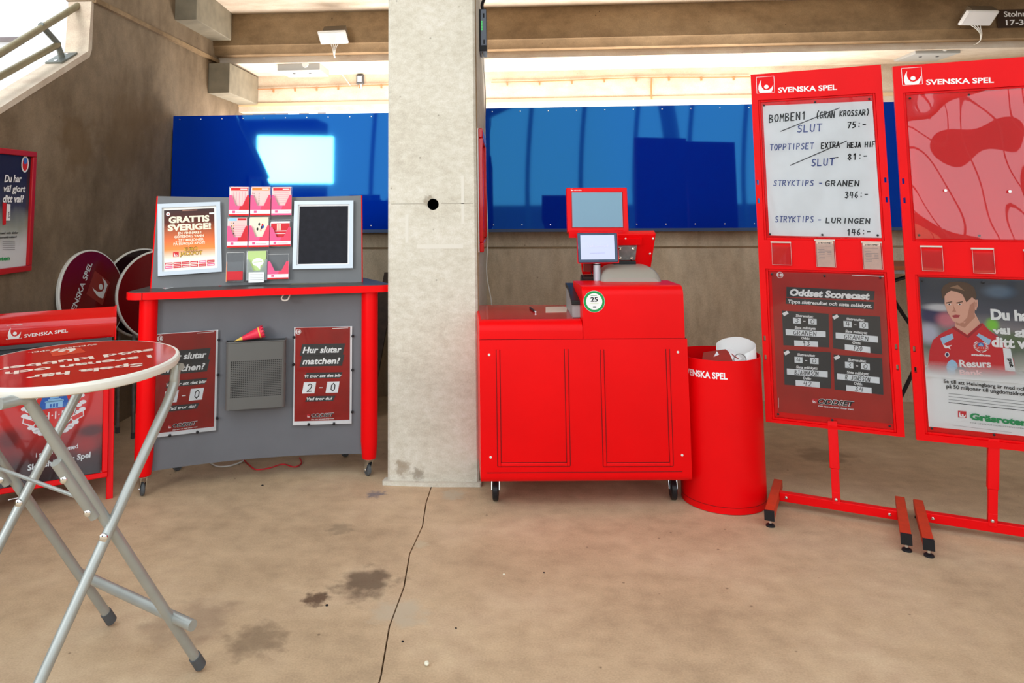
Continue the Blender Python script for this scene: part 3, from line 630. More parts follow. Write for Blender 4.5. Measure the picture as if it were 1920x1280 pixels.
# slab: outline in plan (u, back)
PL=lambda a,w,z:CFr.p(a,z,-w)
topo=[(-.115,-.03),(-.10,-.065),(-.06,-.085),(.02,-.09),(Lc/2,-.06),(Lc-.02,-.085),(Lc+.06,-.085),(Lc+.125,-.07),(Lc+.13,-.05),(Lc+.02,.40),(Lc-.12,.44),(.12,.44),(.0,.42)]
Ft=Frame(CFr.p(0,ZT-.042,0),CFr.u,V((-CFr.u.y,CFr.u.x,0)))
m=MB(); m.prism(Ft,topo,0,.040,red); m.build('red_edged_top',t)
m=MB(); m.prism(Ft,[(a*.99+.006,w*.985+.003) for a,w in topo],.040,.0425,dgrey); m.build('worktop_laminate',t)
m=MB(); q=V(atZ(258,553,ZT-.02)); m.box(Frame(CFr.p(-.025,ZT-.04,.0905),CFr.u,(0,0,1)),0,.002,0,.039,0,.002,blackm); m.build('edge_joint',t)
# rear posts and lower rear shelf
for a in (.12,Lc-.12):
    m=MB(); m.lathe(PL(a,.38,0),(0,0,1),[(0,.10),(.035,.10),(.035,ZT-.042),(0,ZT-.042)],red,24); m.build('post',t)
    castor(t,*PL(a,.38,0).xy,.11,.032,1.0)
m=MB(); m.box(Frame(PL(.1,.36,.2),CFr.u,(0,0,1)),0,Lc-.2,0,.35,-.015,0,grey); m.build('rear_brace',t)
castor(t,*CFr.p(0,0,0).xy,.118,.036,CY+1.9); castor(t,*CFr.p(Lc,0,0).xy,.112,.036,CY+1.9)
# display board, leaning back and bowed
DL=math.radians(9)
u_=CFr.u; w_=V((-u_.y,u_.x,0)); vv=V((0,0,1))*math.cos(DL)+w_*math.sin(DL)
Db=lambda a,b:(.06)*(1-((a-.62)/.62)**2)
DF=Frame(PL(0,.10,ZT+.002),u_,vv,None,Db)
aL,bb=DF.at(284,535); aR,bR=DF.at(678,517); aTL,bTL=DF.at(296,370); aTR,bTR=DF.at(677,364)
H=(bTL+bTR)/2
m=MB(); n=24; vs=[];fs=[]
for i in range(n+1):
    k=i/n; a0=aL+(aR-aL)*k; a1=aTL+(aTR-aTL)*k
    for a,b in ((a0,.0),(a1,H)):
        for c in (0,-.016): vs.append(DF.p(a,b,c))
for i in range(n):
    k=i*4; fs+=[(k,k+4,k+6,k+2),(k+1,k+3,k+7,k+5),(k,k+1,k+5,k+4),(k+2,k+6,k+7,k+3)]
fs+=[(0,2,3,1),(n*4,n*4+1,n*4+3,n*4+2)]
m.add(vs,fs,grey2,smooth=True); db=m.build('display_board',t)
for a_,b_ in ((aL-.001,aTL-.001),(aR+.001,aTR+.001)): m=MB(); m.tube([DF.p(a_,0,-.010),DF.p(b_,H,-.010)],.008,red,8); m.build('red_edging',db)
def snapframe(pp,prt):
    """bevelled aluminium poster frame at four image-measured corners of the board"""
    c=[DF.at(*q) for q in pp]; P3=[DF.p(a,b,.0) for a,b in c]     # TL TR BR BL
    o=P3[3]; u=((P3[2]-P3[3])+(P3[1]-P3[0])).normalized(); v=((P3[0]-P3[3])+(P3[1]-P3[2])).normalized(); v=(v-u*u.dot(v)).normalized()
    Wd=((P3[2]-P3[3]).length+(P3[1]-P3[0]).length)/2; Hh=((P3[0]-P3[3]).length+(P3[1]-P3[2]).length)/2
    F_=Frame(o+u.cross(v)*.008,u,v); m=MB(); m.box(F_,0,Wd,0,Hh,-.006,.004,silver); f=m.build('poster_frame',prt)
    rw=.024
    for q in ([(0,0),(Wd,0),(Wd-rw,rw),(rw,rw)],[(Wd,0),(Wd,Hh),(Wd-rw,Hh-rw),(Wd-rw,rw)],[(Wd,Hh),(0,Hh),(rw,Hh-rw),(Wd-rw,Hh-rw)],[(0,Hh),(0,0),(rw,rw),(rw,Hh-rw)]):
        m=MB(); m.prism(F_,q,.004,.018,silver); m.build('rail',f,bevel=.004)
    return F_,Wd,Hh,f,rw
F1,w1,h1,f1_,rw=snapframe([(305,384),(417,379),(420,510),(296,518)],t)
gj=gradient('jackpot_print',[(0,lin((240,238,225))),(.16,lin((240,236,222))),(.32,lin((235,140,60))),(.46,lin((225,110,50))),(.78,lin((90,40,30))),(1,lin((58,38,36)))],.3,.3)
m=MB(); m.sheet(F1,rw,w1-rw,rw,h1-rw,.0055,gradient('paper_border',[(0,(.8,.8,.76)),(1,(.8,.8,.76))],.4)); a0,a1,b0,b1=rw+.012,w1-rw-.012,rw+.012,h1-rw-.014; m.sheet(F1,a0,a1,b0,b1,.006,gj); ps=m.build('poster_sheet',f1_)
m=MB(); X=lambda x:a0+(a1-a0)*x; Y=lambda y:b0+(b1-b0)*y; k=.0068
for st,x0,x1,y0,hh in (('GRATTIS',.09,.90,.78,.105),('SVERIGE!',.07,.93,.645,.105)): m.text(F1,st,(X(x0),Y(y0)),(X(x1),Y(y0)),(b1-b0)*hh,k,cream,bold=.05)
for st,x0,x1,y0 in (('EN VINNARE I',.27,.73,.575),('GÖTEBORG VANN',.20,.78,.515),('.. 257 MILJONER',.22,.78,.455),('PÅ EUROJACKPOT!',.18,.80,.395)): m.text(F1,st,(X(x0),Y(y0)),(X(x1),Y(y0)),(b1-b0)*.042,k,cream,bold=.03)
m.text(F1,'EURO',(X(.39),Y(.29)),(X(.66),Y(.29)),(b1-b0)*.058,k-.0001,ink,bold=.06); m.text(F1,'EURO',(X(.39),Y(.29)),(X(.66),Y(.29)),(b1-b0)*.055,k+.0003,gold,bold=.015)
m.text(F1,'JACKPOT',(X(.30),Y(.215)),(X(.75),Y(.215)),(b1-b0)*.064,k-.0001,ink,bold=.06); m.text(F1,'JACKPOT',(X(.30),Y(.215)),(X(.75),Y(.215)),(b1-b0)*.06,k+.0003,gold,bold=.015)
m.rect(F1,X(.17),X(.28),Y(.20),Y(.28),k,redcol); m.logo(F1,X(.18),Y(.205),(a1-a0)*.09,k+.0004,white,False)
m.disc(F1,X(.08),Y(.93),.011,k,white); m.text(F1,'18',(X(.055),Y(.915)),(X(.105),Y(.915)),.010,k+.0003,red_print,bold=.03)
m.rect(F1,X(.9),X(1.0),Y(.90),Y(.925),k,white); m.rect(F1,X(.36),X(.66),Y(.975),Y(.988),k,skind)
for r in range(2):
    for c in range(6): m.rect(F1,X(.01+c*.165),X(.16+c*.165),Y(.012+r*.055),Y(.055+r*.055),k,redcol if (r+c)%5 else pink); m.rect(F1,X(.025+c*.165),X(.145+c*.165),Y(.027+r*.055),Y(.037+r*.055),k+.0003,paper)
m.build('lettering',f1_)
F2,w2,h2,f2_,rw=snapframe([(562,379),(670,377),(664,504),(549,505)],t)
m=MB(); m.sheet(F2,rw,w2-rw,rw,h2-rw,.0055,paper); m.sheet(F2,rw+.009,w2-rw-.009,rw+.007,h2-rw-.009,.0062,mat('slate_felt',lin((30,31,38)),.8,noise=.25,scale=30)); m.build('black_sheet',f2_)
# brochure holders (3 x 3) and what stands in them
holders=[]
def holder(pp,fill,lab,kind='pink'):
    """clear wall pocket: back, two sides, front with a V cut; printed lower band"""
    c=[DF.at(*q) for q in pp]; a0=(c[0][0]+c[3][0])/2; a1=(c[1][0]+c[2][0])/2; b0=(c[2][1]+c[3][1])/2; b1=(c[0][1]+c[1][1])/2
    o=DF.p(a0,b0,.0); u=(DF.p(a1,b0,0)-o).normalized(); v=DF.v; u=(u-v*u.dot(v)).normalized(); F_=Frame(o+u.cross(v)*.004,u,v); w=(DF.p(a1,b0,0)-DF.p(a0,b0,0)).length; h=b1-b0
    m=MB(); m.pane(F_,0,w,0,h,.001,clear); m.side(F_,.0,0,h*.68,.002,.036,clear); m.side(F_,w,0,h*.68,.002,.036,clear); m.box(F_,0,w,0,.002,.002,.036,clear); m.line(F_,[(0,h),(0,0),(w,0),(w,h),(0,h)],.0016,.0012,plasticw)
    hd=m.build('brochure_holder',t); hf=h*.70
    shp=[(0,0),(w,0),(w,hf),(w*.90,hf),(w*.66,h*.33),(w*.34,h*.33),(w*.12,hf),(0,hf)]
    m=MB()
    if kind=='pink':
        m.prism(F_,shp,.036,.038,pink); 
        m.rect(F_,0.001,w-.001,h*.06,h*.19,.0385,white); m.rect(F_,.001,w-.001,0,h*.05,.0385,red_print if fill!='c' else pink)
        m.poly(F_,[(w*.5,h*.19),(w-.001,h*.19),(w-.001,hf-.001),(w*.91,hf-.001),(w*.67,h*.325),(w*.55,h*.325)],.0386,redcol if fill in 'adg' else mat('rose_print',(.78,.06,.12),.4))
        m.rect(F_,w*.18,w*.32,h*.085,h*.165,.039,pink); m.line(F_,[(w*.36,h*.11),(w*.86,h*.11)],.003,.039,mat('rose_text',(.75,.35,.4),.5))
    elif kind=='clear':
        m.pane(F_,0,w,0,h*.66,.038,clear); m.rect(F_,w*.05,w*.95,h*.04,h*.34,.0385,redcol); m.line(F_,[(0.003,0),(0.003,h*.66)],.004,.039,orange)
    else:
        m.prism(F_,shp,.036,.038,mat('frosted_grey',(.35,.38,.42),.3,alpha=.45))
    m.build('front_pocket',hd); holders.append((F_,w,h)); return F_,w,h
def brochure(H_,ht,band,lab,body,extra=None,nm='leaflet_stack',cat='leaflets'):
    F_,w,h=H_; x0=w*.05;x1=w*.95; t_=thing(nm,tuple(F_.p(w/2,.003,.018)),lab,cat)
    for q,(dx,dz,dc) in enumerate(((0,0,.018),(-.004,-.006,.010),(.003,-.01,.005))):
        m=MB(); m.box(F_,x0+dx,x1+dx-(0 if q==0 else .002),.003,ht+dz,dc,dc+.004,body if q==0 else paper); m.build('leaflet',t_)
    m=MB(); k=.0225
    if band: m.rect(F_,x0+.003,x1-.003,ht-.024,ht-.006,k,band); m.rect(F_,x0+w*.5,x1-.008,ht-.017,ht-.012,k+.0003,paper)
    if extra: extra(m,F_,x0,x1,ht,k)
    m.build('print',t_); return t_
def lines_v(m,F_,x0,x1,ht,k):
    for i in range(5): x=x0+(x1-x0)*(.18+.16*i); m.line(F_,[(x,ht*.35),(x,ht-.03)],.0015,k,pink)
def dots_(m,F_,x0,x1,ht,k):
    for j in range(2):
        for i in range(7): m.rect(F_,x0+.012+j*.03,x0+.017+j*.03,ht-.045-i*.011,ht-.04-i*.011,k,ink)
    for i in range(3): m.rect(F_,x0+.003,x0+.008,ht-.045-i*.016,ht-.038-i*.016,k,redcol)
def dotted(m,F_,x0,x1,ht,k):
    for i in range(6):
        for j in range(2): m.rect(F_,x0+.018+j*.010,x0+.023+j*.010,ht-.04-i*.016,ht-.032-i*.016,k,ink if (i+j)%2 else gold)
    m.rect(F_,x0,x0+(x1-x0)*.45,ht-.022,ht-.002,k,cyan); m.rect(F_,x0+(x1-x0)*.5,x1-.004,ht-.018,ht-.006,k+.0002,redcol)
    for i in range(7): m.line(F_,[(x0+.03,ht-.04-i*.012),(x1-.01,ht-.04-i*.012)],.0012,k,pink)
def players(m,F_,x0,x1,ht,k):
    for dx,dz,c in ((.055,.045,ink),(.075,.05,redcol),(.07,.065,navy),(.045,.075,ink),(.065,.08,skin),(.08,.06,blueprint)): m.disc(F_,x0+dx,ht-dz,.006,k,c,10,.010)
    m.rect(F_,x0,x1,ht*.30,ht*.34,k,redcol)
def checks(m,F_,x0,x1,ht,k):
    for i in range(6): m.line(F_,[(x0+.01,ht-.035-i*.013),(x1-.01,ht-.035-i*.013)],.0012,k,pink)
def redcover(m,F_,x0,x1,ht,k):
    m.rect(F_,x0,x1,.03,ht-.012,k,redcol)
    for i in range(3): m.rect(F_,x0+.035+i*.009,x0+.041+i*.009,ht-.055,ht-.016,k+.0003,paperw)
    for i in range(2): m.line(F_,[(x0+.025,ht-.06-i*.016),(x1-.02,ht-.06-i*.016)],.004,k+.0003,paper)
def bubble(m,F_,x0,x1,ht,k):
    m.disc(F_,(x0+x1)/2+.006,ht*.62,.034,k,white,20,.024); m.poly(F_,[((x0+x1)/2,ht*.48),((x0+x1)/2+.02,ht*.36),((x0+x1)/2+.022,ht*.5)],k,white); m.line(F_,[((x0+x1)/2-.018,ht*.62),((x0+x1)/2+.03,ht*.63)],.003,k+.0003,lime)
c5=lambda x,y:(400+x/6.094,330+y/6.094)
Hd={}
for key,pp,kind in (('a',((190,130),(410,125),(408,462),(170,466)),'pink'),('b',((432,128),(655,125),(655,462),(420,462)),'pink'),('c',((672,128),(895,130),(896,455),(662,460)),'pink'),
    ('d',((165,478),(393,474),(390,822),(152,826)),'pink'),('e',((412,474),(640,468),(640,818),(400,822)),'pink'),('f',((652,474),(886,530),(884,806),(646,810)),'pink'),
    ('g',((148,880),(350,870),(345,1205),(148,1208)),'clear'),('h',((386,860),(618,852),(610,1195),(372,1200)),'plain'),('i',((622,896),(862,890),(860,1178),(622,1184)),'pink')):
    Hd[key]=holder([c5(*q) for q in pp],key,'',kind)
bro=[('a',red_print,'leaflets with a brown-red band, top row left on the counter display',pale,lines_v),('b',orange,'leaflets with an orange band, top row middle on the counter display',pale,dots_),('c',redcol,'leaflets with a red band, top row right on the counter display',pale,checks),
('d',None,'leaflets with a blue and red band, middle row left on the display',pale,dotted),('e',None,'cream leaflets with small football players, centre of the display',cream,players),('f',None,'low red-covered leaflets, middle row right on the display',paper,redcover)]
for key,band,lab,body,ex in bro:
    F_,w,h=Hd[key]; ht=h*(.99 if key!='f' else .93)
    brochure(Hd[key],ht,band,lab,body,ex)
brochure(Hd['h'],Hd['h'][2]*.99,None,'pale green leaflets with a white speech bubble, bottom row of display',lime,bubble)
F_,w,h=Hd['g']; t_=thing('coupon_stack',tuple(F_.p(w/2,.003,.02)),'stack of red coupons in the bottom left clear pocket','coupons')
for k in range(4): m=MB(); m.box(F_,w*.08,w*.9-.003*k,.004,h*(.33-.02*k),.008+k*.006,.012+k*.006,redcol); m.build('coupon',t_)
F_,w,h=Hd['h']; t_=thing('small_card',tuple(F_.p(w/2,0,.05)),'small white card propped before the pale green leaflets','card')
m=MB(); m.box(F_,w*.12,w*.86,-.012,h*.27,.042,.044,paper); m.build('card',t_); m=MB()
for i in range(4): m.line(F_,[(w*.2,h*.03+i*h*.055),(w*.8,h*.03+i*h*.055)],.0015,.0445,mat('grey_print',(.3,.3,.3),.6))
m.build('print',t_)
# papers on worktop
def flatpaper(pp,z,mt,nm,lab,cat,th=.0012,ex=None):
    P3=[atZ(x,y,z) for x,y in pp]; m=MB(); Fz=Frame((0,0,z),(1,0,0),(0,1,0)); m.prism(Fz,[(p.x,p.y) for p in P3],0,th,mt)
    if ex:
        for q,mm in ex: m.poly(Fz,[tuple(atZ(x,y,z).xy) for x,y in q][::-1] if False else [tuple(atZ(x,y,z).xy) for x,y in q],th+.0004,mm)
    return tag(m.build(nm),lab,cat)
zt=ZT+.001
flatpaper([(297,538),(341,533.5),(358,533.5),(310,541.5)],zt,paper,'coupon_sheet','white coupon lying on the left of the grey counter top','paper',ex=[([(301,538),(306,537.6),(312,540.6),(308,541)],redcol)])
flatpaper([(338,535.8),(360,532.6),(391,531.2),(372,534.6)],zt+.0015,redcol,'red_flyer','bright red flyer lying on the left of the counter top','paper')
flatpaper([(407,533.5),(412,532.5),(416,536),(411,537)],zt,redcol,'red_scrap','tiny red paper scrap on the counter top below the frames','paper')
flatpaper([(549,528),(640,524.5),(635,530.5),(545,533.5)],zt,mat('tan_card',lin((125,118,98)),.4),'flat_card','tan card lying flat on counter top below the black frame','card')
# cable loop under the edge
m=MB(); P0=[atY(545,543,4.45),atY(536,548,4.43),atY(528,558,4.42),atY(532,563,4.42),atY(540,561,4.42),atY(544,550,4.44),atY(547,543,4.45)]
m.tube(smoothpath(P0,6),.0045,cable_w,8); tag(m.build('cable_loop'),'white cable loop hanging below the edge of grey counter top','cable')
# clipped posters on the bowed front
def clip_poster(pp,lab,full):
    c=[CP.at(*q) for q in pp]; a0=(c[0][0]+c[3][0])/2;a1=(c[1][0]+c[2][0])/2;b0=(c[2][1]+c[3][1])/2;b1=(c[0][1]+c[1][1])/2
    G0=CP.p(a0,b0,.002); u_p=(CP.p(a1,b0,.002)-G0); CQ=Frame(G0,u_p,(0,0,1)); a1=u_p.length; b1-=b0; t_=thing('match_poster',tuple(CQ.p(a1/2,0,.01)),lab,'poster','red match result posters on the grey counter' ); del t_['group']
    a0=0;b0=0; m=MB(); m.sheet(CQ,a0,a1,b0,b1,.0045,paper,6,1); m.build('backing_sheet',t_)
    m=MB(); m.sheet(CQ,a0+.008,a1-.012,b0+.022,b1-.002,.006,red_drk,6,1); m.build('poster_sheet',t_)
    w=a1-a0;h=b1-b0; X=lambda x:a0+w*x; Y=lambda y:b0+h*y; k=.0075
    m=MB()
    def band(x0,x1,y0,y1,sk=.015): m.poly(CQ,[(X(x0),Y(y0)),(X(x1),Y(y0)),(X(x1)+sk,Y(y1)),(X(x0)+sk,Y(y1))],k,char)
    band(.10,.84,.705,.825); band(.10,.83,.595,.71); band(.18,.80,.47,.53); band(.2,.68,.235,.29)
    for st,x0,x1,y0,hh in (('Hur slutar',.15,.82,.735,.07),('matchen?',.15,.80,.62,.07),('Vi tror att det blir',.19,.83,.483,.033),('Vad tror du?',.23,.67,.25,.033)):
        m.text(CQ,st,(X(x0),Y(y0)),(X(x1),Y(y0)),h*hh*.9,k+.0006,white,bold=.03,shear=.22)
    for x0 in (.15,.55): m.poly(CQ,[(X(x0),Y(.32)),(X(x0+.21),Y(.32)),(X(x0+.24),Y(.435)),(X(x0+.03),Y(.435))],k+.0004,paper)
    m.rect(CQ,X(.44),X(.50),Y(.372),Y(.380),k+.0004,white)
    m.hand(CQ,'2',(X(.22),Y(.338)),(X(.34),Y(.338)),h*.08,k+.001,ink,.005); m.hand(CQ,'0',(X(.62),Y(.338)),(X(.73),Y(.338)),h*.08,k+.001,ink,.005)
    m.disc(CQ,X(.075),Y(.955),.016,k,white,20); m.disc(CQ,X(.075),Y(.955),.0135,k+.0003,red_drk,20); m.text(CQ,'18',(X(.045),Y(.94)),(X(.105),Y(.94)),.017,k+.0006,white,bold=.03)
    m.rect(CQ,X(.24),X(.285),Y(.075),Y(.108),k,redcol); m.logo(CQ,X(.24),Y(.075),w*.05,k+.0005,white,False)
    m.text(CQ,'ODDSET',(X(.305),Y(.075)),(X(.70),Y(.08)),h*.036,k,white,bold=.06,shear=.3); m.text(CQ,'ODDSET',(X(.305),Y(.075)),(X(.70),Y(.08)),h*.034,k+.0006,ink,bold=.03,shear=.3)
    m.text(CQ,'Den som vet mest vinner mest',(X(.31),Y(.048)),(X(.70),Y(.053)),h*.012,k,white,bold=.02,shear=.2); m.line(CQ,[(X(.66),Y(.982)),(X(.93),Y(.985))],.003,k,white)
    m.build('lettering',t_)
    m=MB(); m.sheet(CQ,a0-.002,a1+.004,b0-.004,b1,.010,clearp,10,14,lambda x,y:.0018*math.sin(9*x+4*y)*math.sin(7*y+1)+.001*math.sin(23*x)); m.build('film',t_)
    for (x,y) in ((0,.62),(1,.9),(1,.55),(1,.12),(.27,0),(.70,0),(0,.9)):
        m=MB(); m.lathe(CQ.p(X(x)+(.004 if x==1 else 0),Y(y)+(.003 if y==0 else 0),.004),CQ.n,[(.008,0),(.008,.012),(.004,.016),(0,.016)],black,10); m.build('peg',t_)
clip_poster([(291,627),(410,617),(404,804),(286,822)],'red score poster on the left of counter front, behind the round table edge',1)
clip_poster([(552,613),(661,611.5),(658.5,794.5),(549,795)],'red score poster on the right of counter front, beside the grey basket',1)
# wall basket (perforated metal)
c=[CP.at(*q) for q in ((423,640),(537,632),(534,755),(425,764))]; a0=(c[0][0]+c[3][0])/2;a1=(c[1][0]+c[2][0])/2;b0=(c[2][1]+c[3][1])/2;b1=(c[0][1]+c[1][1])/2
t_=thing('waste_basket',tuple(CP.p((a0+a1)/2,b0,.05)),'grey perforated metal basket hung on the counter front','basket')
o=CP.p(a0,b0,0);u=(CP.p(a1,b0,0)-o).normalized(); BF=Frame(o,u,(0,0,1)); w=(CP.p(a1,b0,0)-o).length; h=b1-b0; dp=.085; rc=.025
def basket_path(z,inset=0):
    pts=[(0+inset,.004),(0+inset,dp-rc)]+[(rc-math.cos(q)*(rc-inset),dp-rc+math.sin(q)*(rc-inset)) for q in (PI/8,PI/4,3*PI/8)]+[(rc,dp-inset),(w-rc,dp-inset)]+[(w-rc+math.sin(q)*(rc-inset),dp-rc+math.cos(q)*(rc-inset)) for q in (PI/8,PI/4,3*PI/8)]+[(w-inset,dp-rc),(w-inset,.004)]
    return [BF.p(a,z,c_) for a,c_ in pts]
bm=mat('basket_metal',lin((98,98,96)),.45,metal=.2)
m=MB()
def wallstrip(z0,z1):
    A=basket_path(z0);B=basket_path(z1);n=len(A); m.add(A+B,[(i,i+1,n+i+1,n+i) for i in range(n-1)],bm,smooth=True)
def solid(z0,z1):
    wallstrip(z0,z1)
# perforated zone: rows of slots; solid wall split into strips with slot gaps drawn as real holes
lo,hi=h*.17,h*.72; rows=21; cols=26
solid(0,lo); solid(hi,h)
rh=(hi-lo)/rows
for r in range(rows):
    z0=lo+r*rh; wallstrip(z0,z0+rh*.50)
    cw=(w-2*rc)/cols
    for q in range(cols):
        x0=rc+q*cw; m.add([BF.p(x0,z0+rh*.50,dp),BF.p(x0+cw*.42,z0+rh*.50,dp),BF.p(x0+cw*.42,z0+rh,dp),BF.p(x0,z0+rh,dp)],[(0,1,2,3)],bm)
    A=basket_path(z0+rh*.50);B=basket_path(z0+rh); n=len(A)
    m.add(A+B,[(i,i+1,n+i+1,n+i) for i in range(n-1) if i!=5],bm)
m.build('perforated_shell',t_)
m=MB(); pts=[(0,.004),(0,dp-rc),(rc,dp),(w-rc,dp),(w,dp-rc),(w,.004)]; m.prism(Frame(BF.p(0,.0,0),BF.u,BF.n),pts,-.003,.0,bm); m.build('base',t_)
m=MB(); m.box(BF,0,w,0,h,.001,.004,mat('basket_inside',(.05,.05,.05),.6)); m.build('back_plate',t_)
m=MB(); m.tube(basket_path(h),.0035,bm,8); m.build('rim',t_)
m=MB(); m.prism(Frame(BF.p(0,h*.9,0),BF.u,BF.n),[(.02,.012),(w-.02,.012),(w-.02,dp-.01),(.02,dp-.01)],0,.01,navy); tag(m.build('dark_paper'),'dark blue paper filling the grey counter basket','paper')
# paper cone
t_=thing('paper_cone',tuple(BF.p(.06,h,.05)),'red and yellow paper cone sticking out of the grey basket','cone')
A=BF.p(.045,h+.004,.05); B=BF.p(.205,h+.052,.05); ax=(B-A); L=ax.length
m=MB(); m.lathe(A,ax,[(.001,0),(.012,L*.28)],mat('yellow_paper',(.75,.50,.10),.5),20); m.lathe(A,ax,[(.012,L*.28),(.033,L*.86)],mat('rose_red_paper',(.72,.03,.07),.45),20); m.lathe(A,ax,[(.033,L*.86),(.0345,L*.90)],MATS['yellow_paper'],20); m.lathe(A,ax,[(.0345,L*.90),(.036,L*.95)],MATS['rose_red_paper'],20); m.build('cone_body',t_)
m=MB(); axn=ax.normalized(); sd=axn.cross(V((0,0,1))).normalized(); up=sd.cross(axn)
for k in range(12):
    q=2*PI*k/12; q2=2*PI*(k+.5)/12; q3=2*PI*(k+1)/12; R_=.036
    pt=lambda qq,r,l:A+axn*l+(sd*math.cos(qq)+up*math.sin(qq))*r
    m.add([pt(q,R_,L*.95),pt(q3,R_,L*.95),pt(q2,R_+.003,L*1.06)],[(0,1,2)],MATS['rose_red_paper'])
m.build('scalloped_edge',t_)
# cables on floor under counter
gz=lambda x,y,z=.006:atZ(x,y,z)
cable('floor_cable',[gz(395,868),gz(408,874),gz(430,873),gz(455,864),gz(470,850)],.005,cable_w,'white cable on the floor beneath the grey counter')
cable('floor_cable',[gz(455,860),gz(468,872),gz(481,880),gz(505,877),gz(530,870),gz(552,875),gz(565,868),gz(562,858)],.004,redcol,'thin red cable on the floor beneath the grey counter')

# ============================================================ FOLDED ROUND TABLES LEANING AT LEFT WALL
def disc_table(px,py,y,r,nrm,face,lab,printed):
    c=atY(px,py,y); n=V(nrm).normalized(); t_=thing('folded_round_table',(c.x,c.y,0),lab,'table')
    u=V((0,0,1)).cross(n).normalized(); v=n.cross(u); F_=Frame(c,u,v,n)
    m=MB(); m.lathe(c-n*.0275,n,[(0,0),(r-.006,0),(r,.004),(r,.022),(r-.005,.0275),(r-.012,.0275)],offw,64); tp=m.build('tabletop',t_)
    m=MB(); m.lathe(c,n,[(r-.012,0),(0,.0002)],face,64); m.build('laminate',tp)
    if printed:
        m=MB(); an=math.radians(56)
        F2=Frame(c+n*.0008,u*math.cos(an)+v*math.sin(an),-u*math.sin(an)+v*math.cos(an),n)
        m.text(F2,'SVENSKA SPEL',(-.245,.11),(.19,.11),.042,.0005,mat('dim_white_print',(.6,.6,.58),.5),bold=.015)
        m.poly(F2,[(-.02,-.10),(.16,-.10),(.16,.07),(-.02,.07)],.0002,mat('brick_red_print',(.22,.02,.012),.4)); m.logo(F2,-.0,-.09,.16,.0006,MATS['dim_white_print'],False)
        m.build('lettering',tp)
    for s_ in (-1,1):
        p=c-n*.06+u*s_*.17; q=V((p.x+.03*n.x,p.y,0.02)); m=MB(); m.tube([p+V((0,0,.12)),p,q],.0125,steel if printed else galv,12); m.build('leg',t_)
        m=MB(); m.tube([q+V((0,0,-.02)),q+V((0,0,.02))],.016,rubber,12); m.build('foot',t_)
    m=MB(); p=c-n*.06; m.tube([V((p.x,p.y,.45))-u*.17,V((p.x,p.y,.45))+u*.17],.01,galv,10); m.build('stretcher',t_)
    return t_
disc_table(176,555,5.0,.318,(.97,-.17,.16),maroon,'folded round table with dark red logo top, leaning at left wall',True)
disc_table(272,548,5.45,.325,(.80,-.52,.14),mat('dark_maroon',(.012,.002,.003),.15,coat=.3),'folded round table with black face, second behind the grey counter',False)
disc_table(303,552,5.32,.322,(.74,-.62,.14),maroon,'folded round table with plain red face, half hidden by counter display',False)
# dark timber behind the counter, beside the pillar
def plank(p,q,w,th,mt,nm,lab,cat='plank'):
    d=(q-p); F_=Frame(p,(1,0,0),d); m=MB(); m.box(F_,-w/2,w/2,0,d.length,-th,0,mt); return tag(m.build(nm),lab,cat)
plank(V((-1.10,5.75,0)),V((-.98,6.28,1.05)),.10,.03,wood,'dark_plank','dark plank leaning at the wall, nearest the pillar')
plank(V((-1.24,5.8,0)),V((-1.05,6.25,.90)),.12,.03,wood,'dark_plank','dark plank leaning at the wall just behind the counter post')
plank(V((-1.45,5.9,0)),V((-1.22,6.25,.75)),.30,.03,wood,'dark_board','dark low board leaning behind the grey counter')
p=atY(697,715,6.1);q=atY(726,600,6.3); m=MB(); m.tube([p+(p-q)*.8,q],.006,mat('pale_stick',lin((130,95,55)),.6),8); tag(m.build('thin_stick'),'thin pale stick leaning between the counter and pillar','stick')

# ============================================================ A-BOARD SIGN
AY=math.radians(33); AL=math.radians(13)
AF=stand(-2.200,4.17,0,AY,AL); AF.o=AF.o-AF.u*.66
wA=.66
t=thing('sandwich_board',tuple(AF.o+AF.u*.33),'red sandwich board with club crest poster behind the round table','sign')
sgr=gradient('crest_poster_print',[(0,lin((30,8,7))),(.2,lin((70,16,12))),(.36,lin((165,26,18))),(.55,lin((215,36,24))),(1,lin((228,40,28)))],.3,.1,.10,[(.2,.38,.12,.10,lin((80,12,10)),.7),(.9,.36,.16,.06,lin((60,10,8)),.8),(.86,.24,.12,.07,lin((190,30,20)),.6)])
for a in (0,wA-.035):
    m=MB(); m.box(AF,a,a+.035,0,.83,-.02,.0,red); m.build('leg',t,bevel=.003)
b0=.115;b1=.80
m=MB(); m.box(AF,.0,wA-.03,b0,b1,.0,.006,red); m.build('panel',t)
for x0,x1,y0,y1 in ((0,wA-.03,b0,b0+.028),(0,wA-.03,b1-.028,b1),(0,.03,b0+.028,b1-.028),(wA-.06,wA-.03,b0+.028,b1-.028)):
    m=MB(); m.box(AF,x0,x1,y0,y1,.006,.02,red); m.build('frame_rail',t,bevel=.004)
m=MB(); m.sheet(AF,.03,wA-.06,b0+.028,b1-.028,.0075,sgr); m.build('poster_sheet',t)
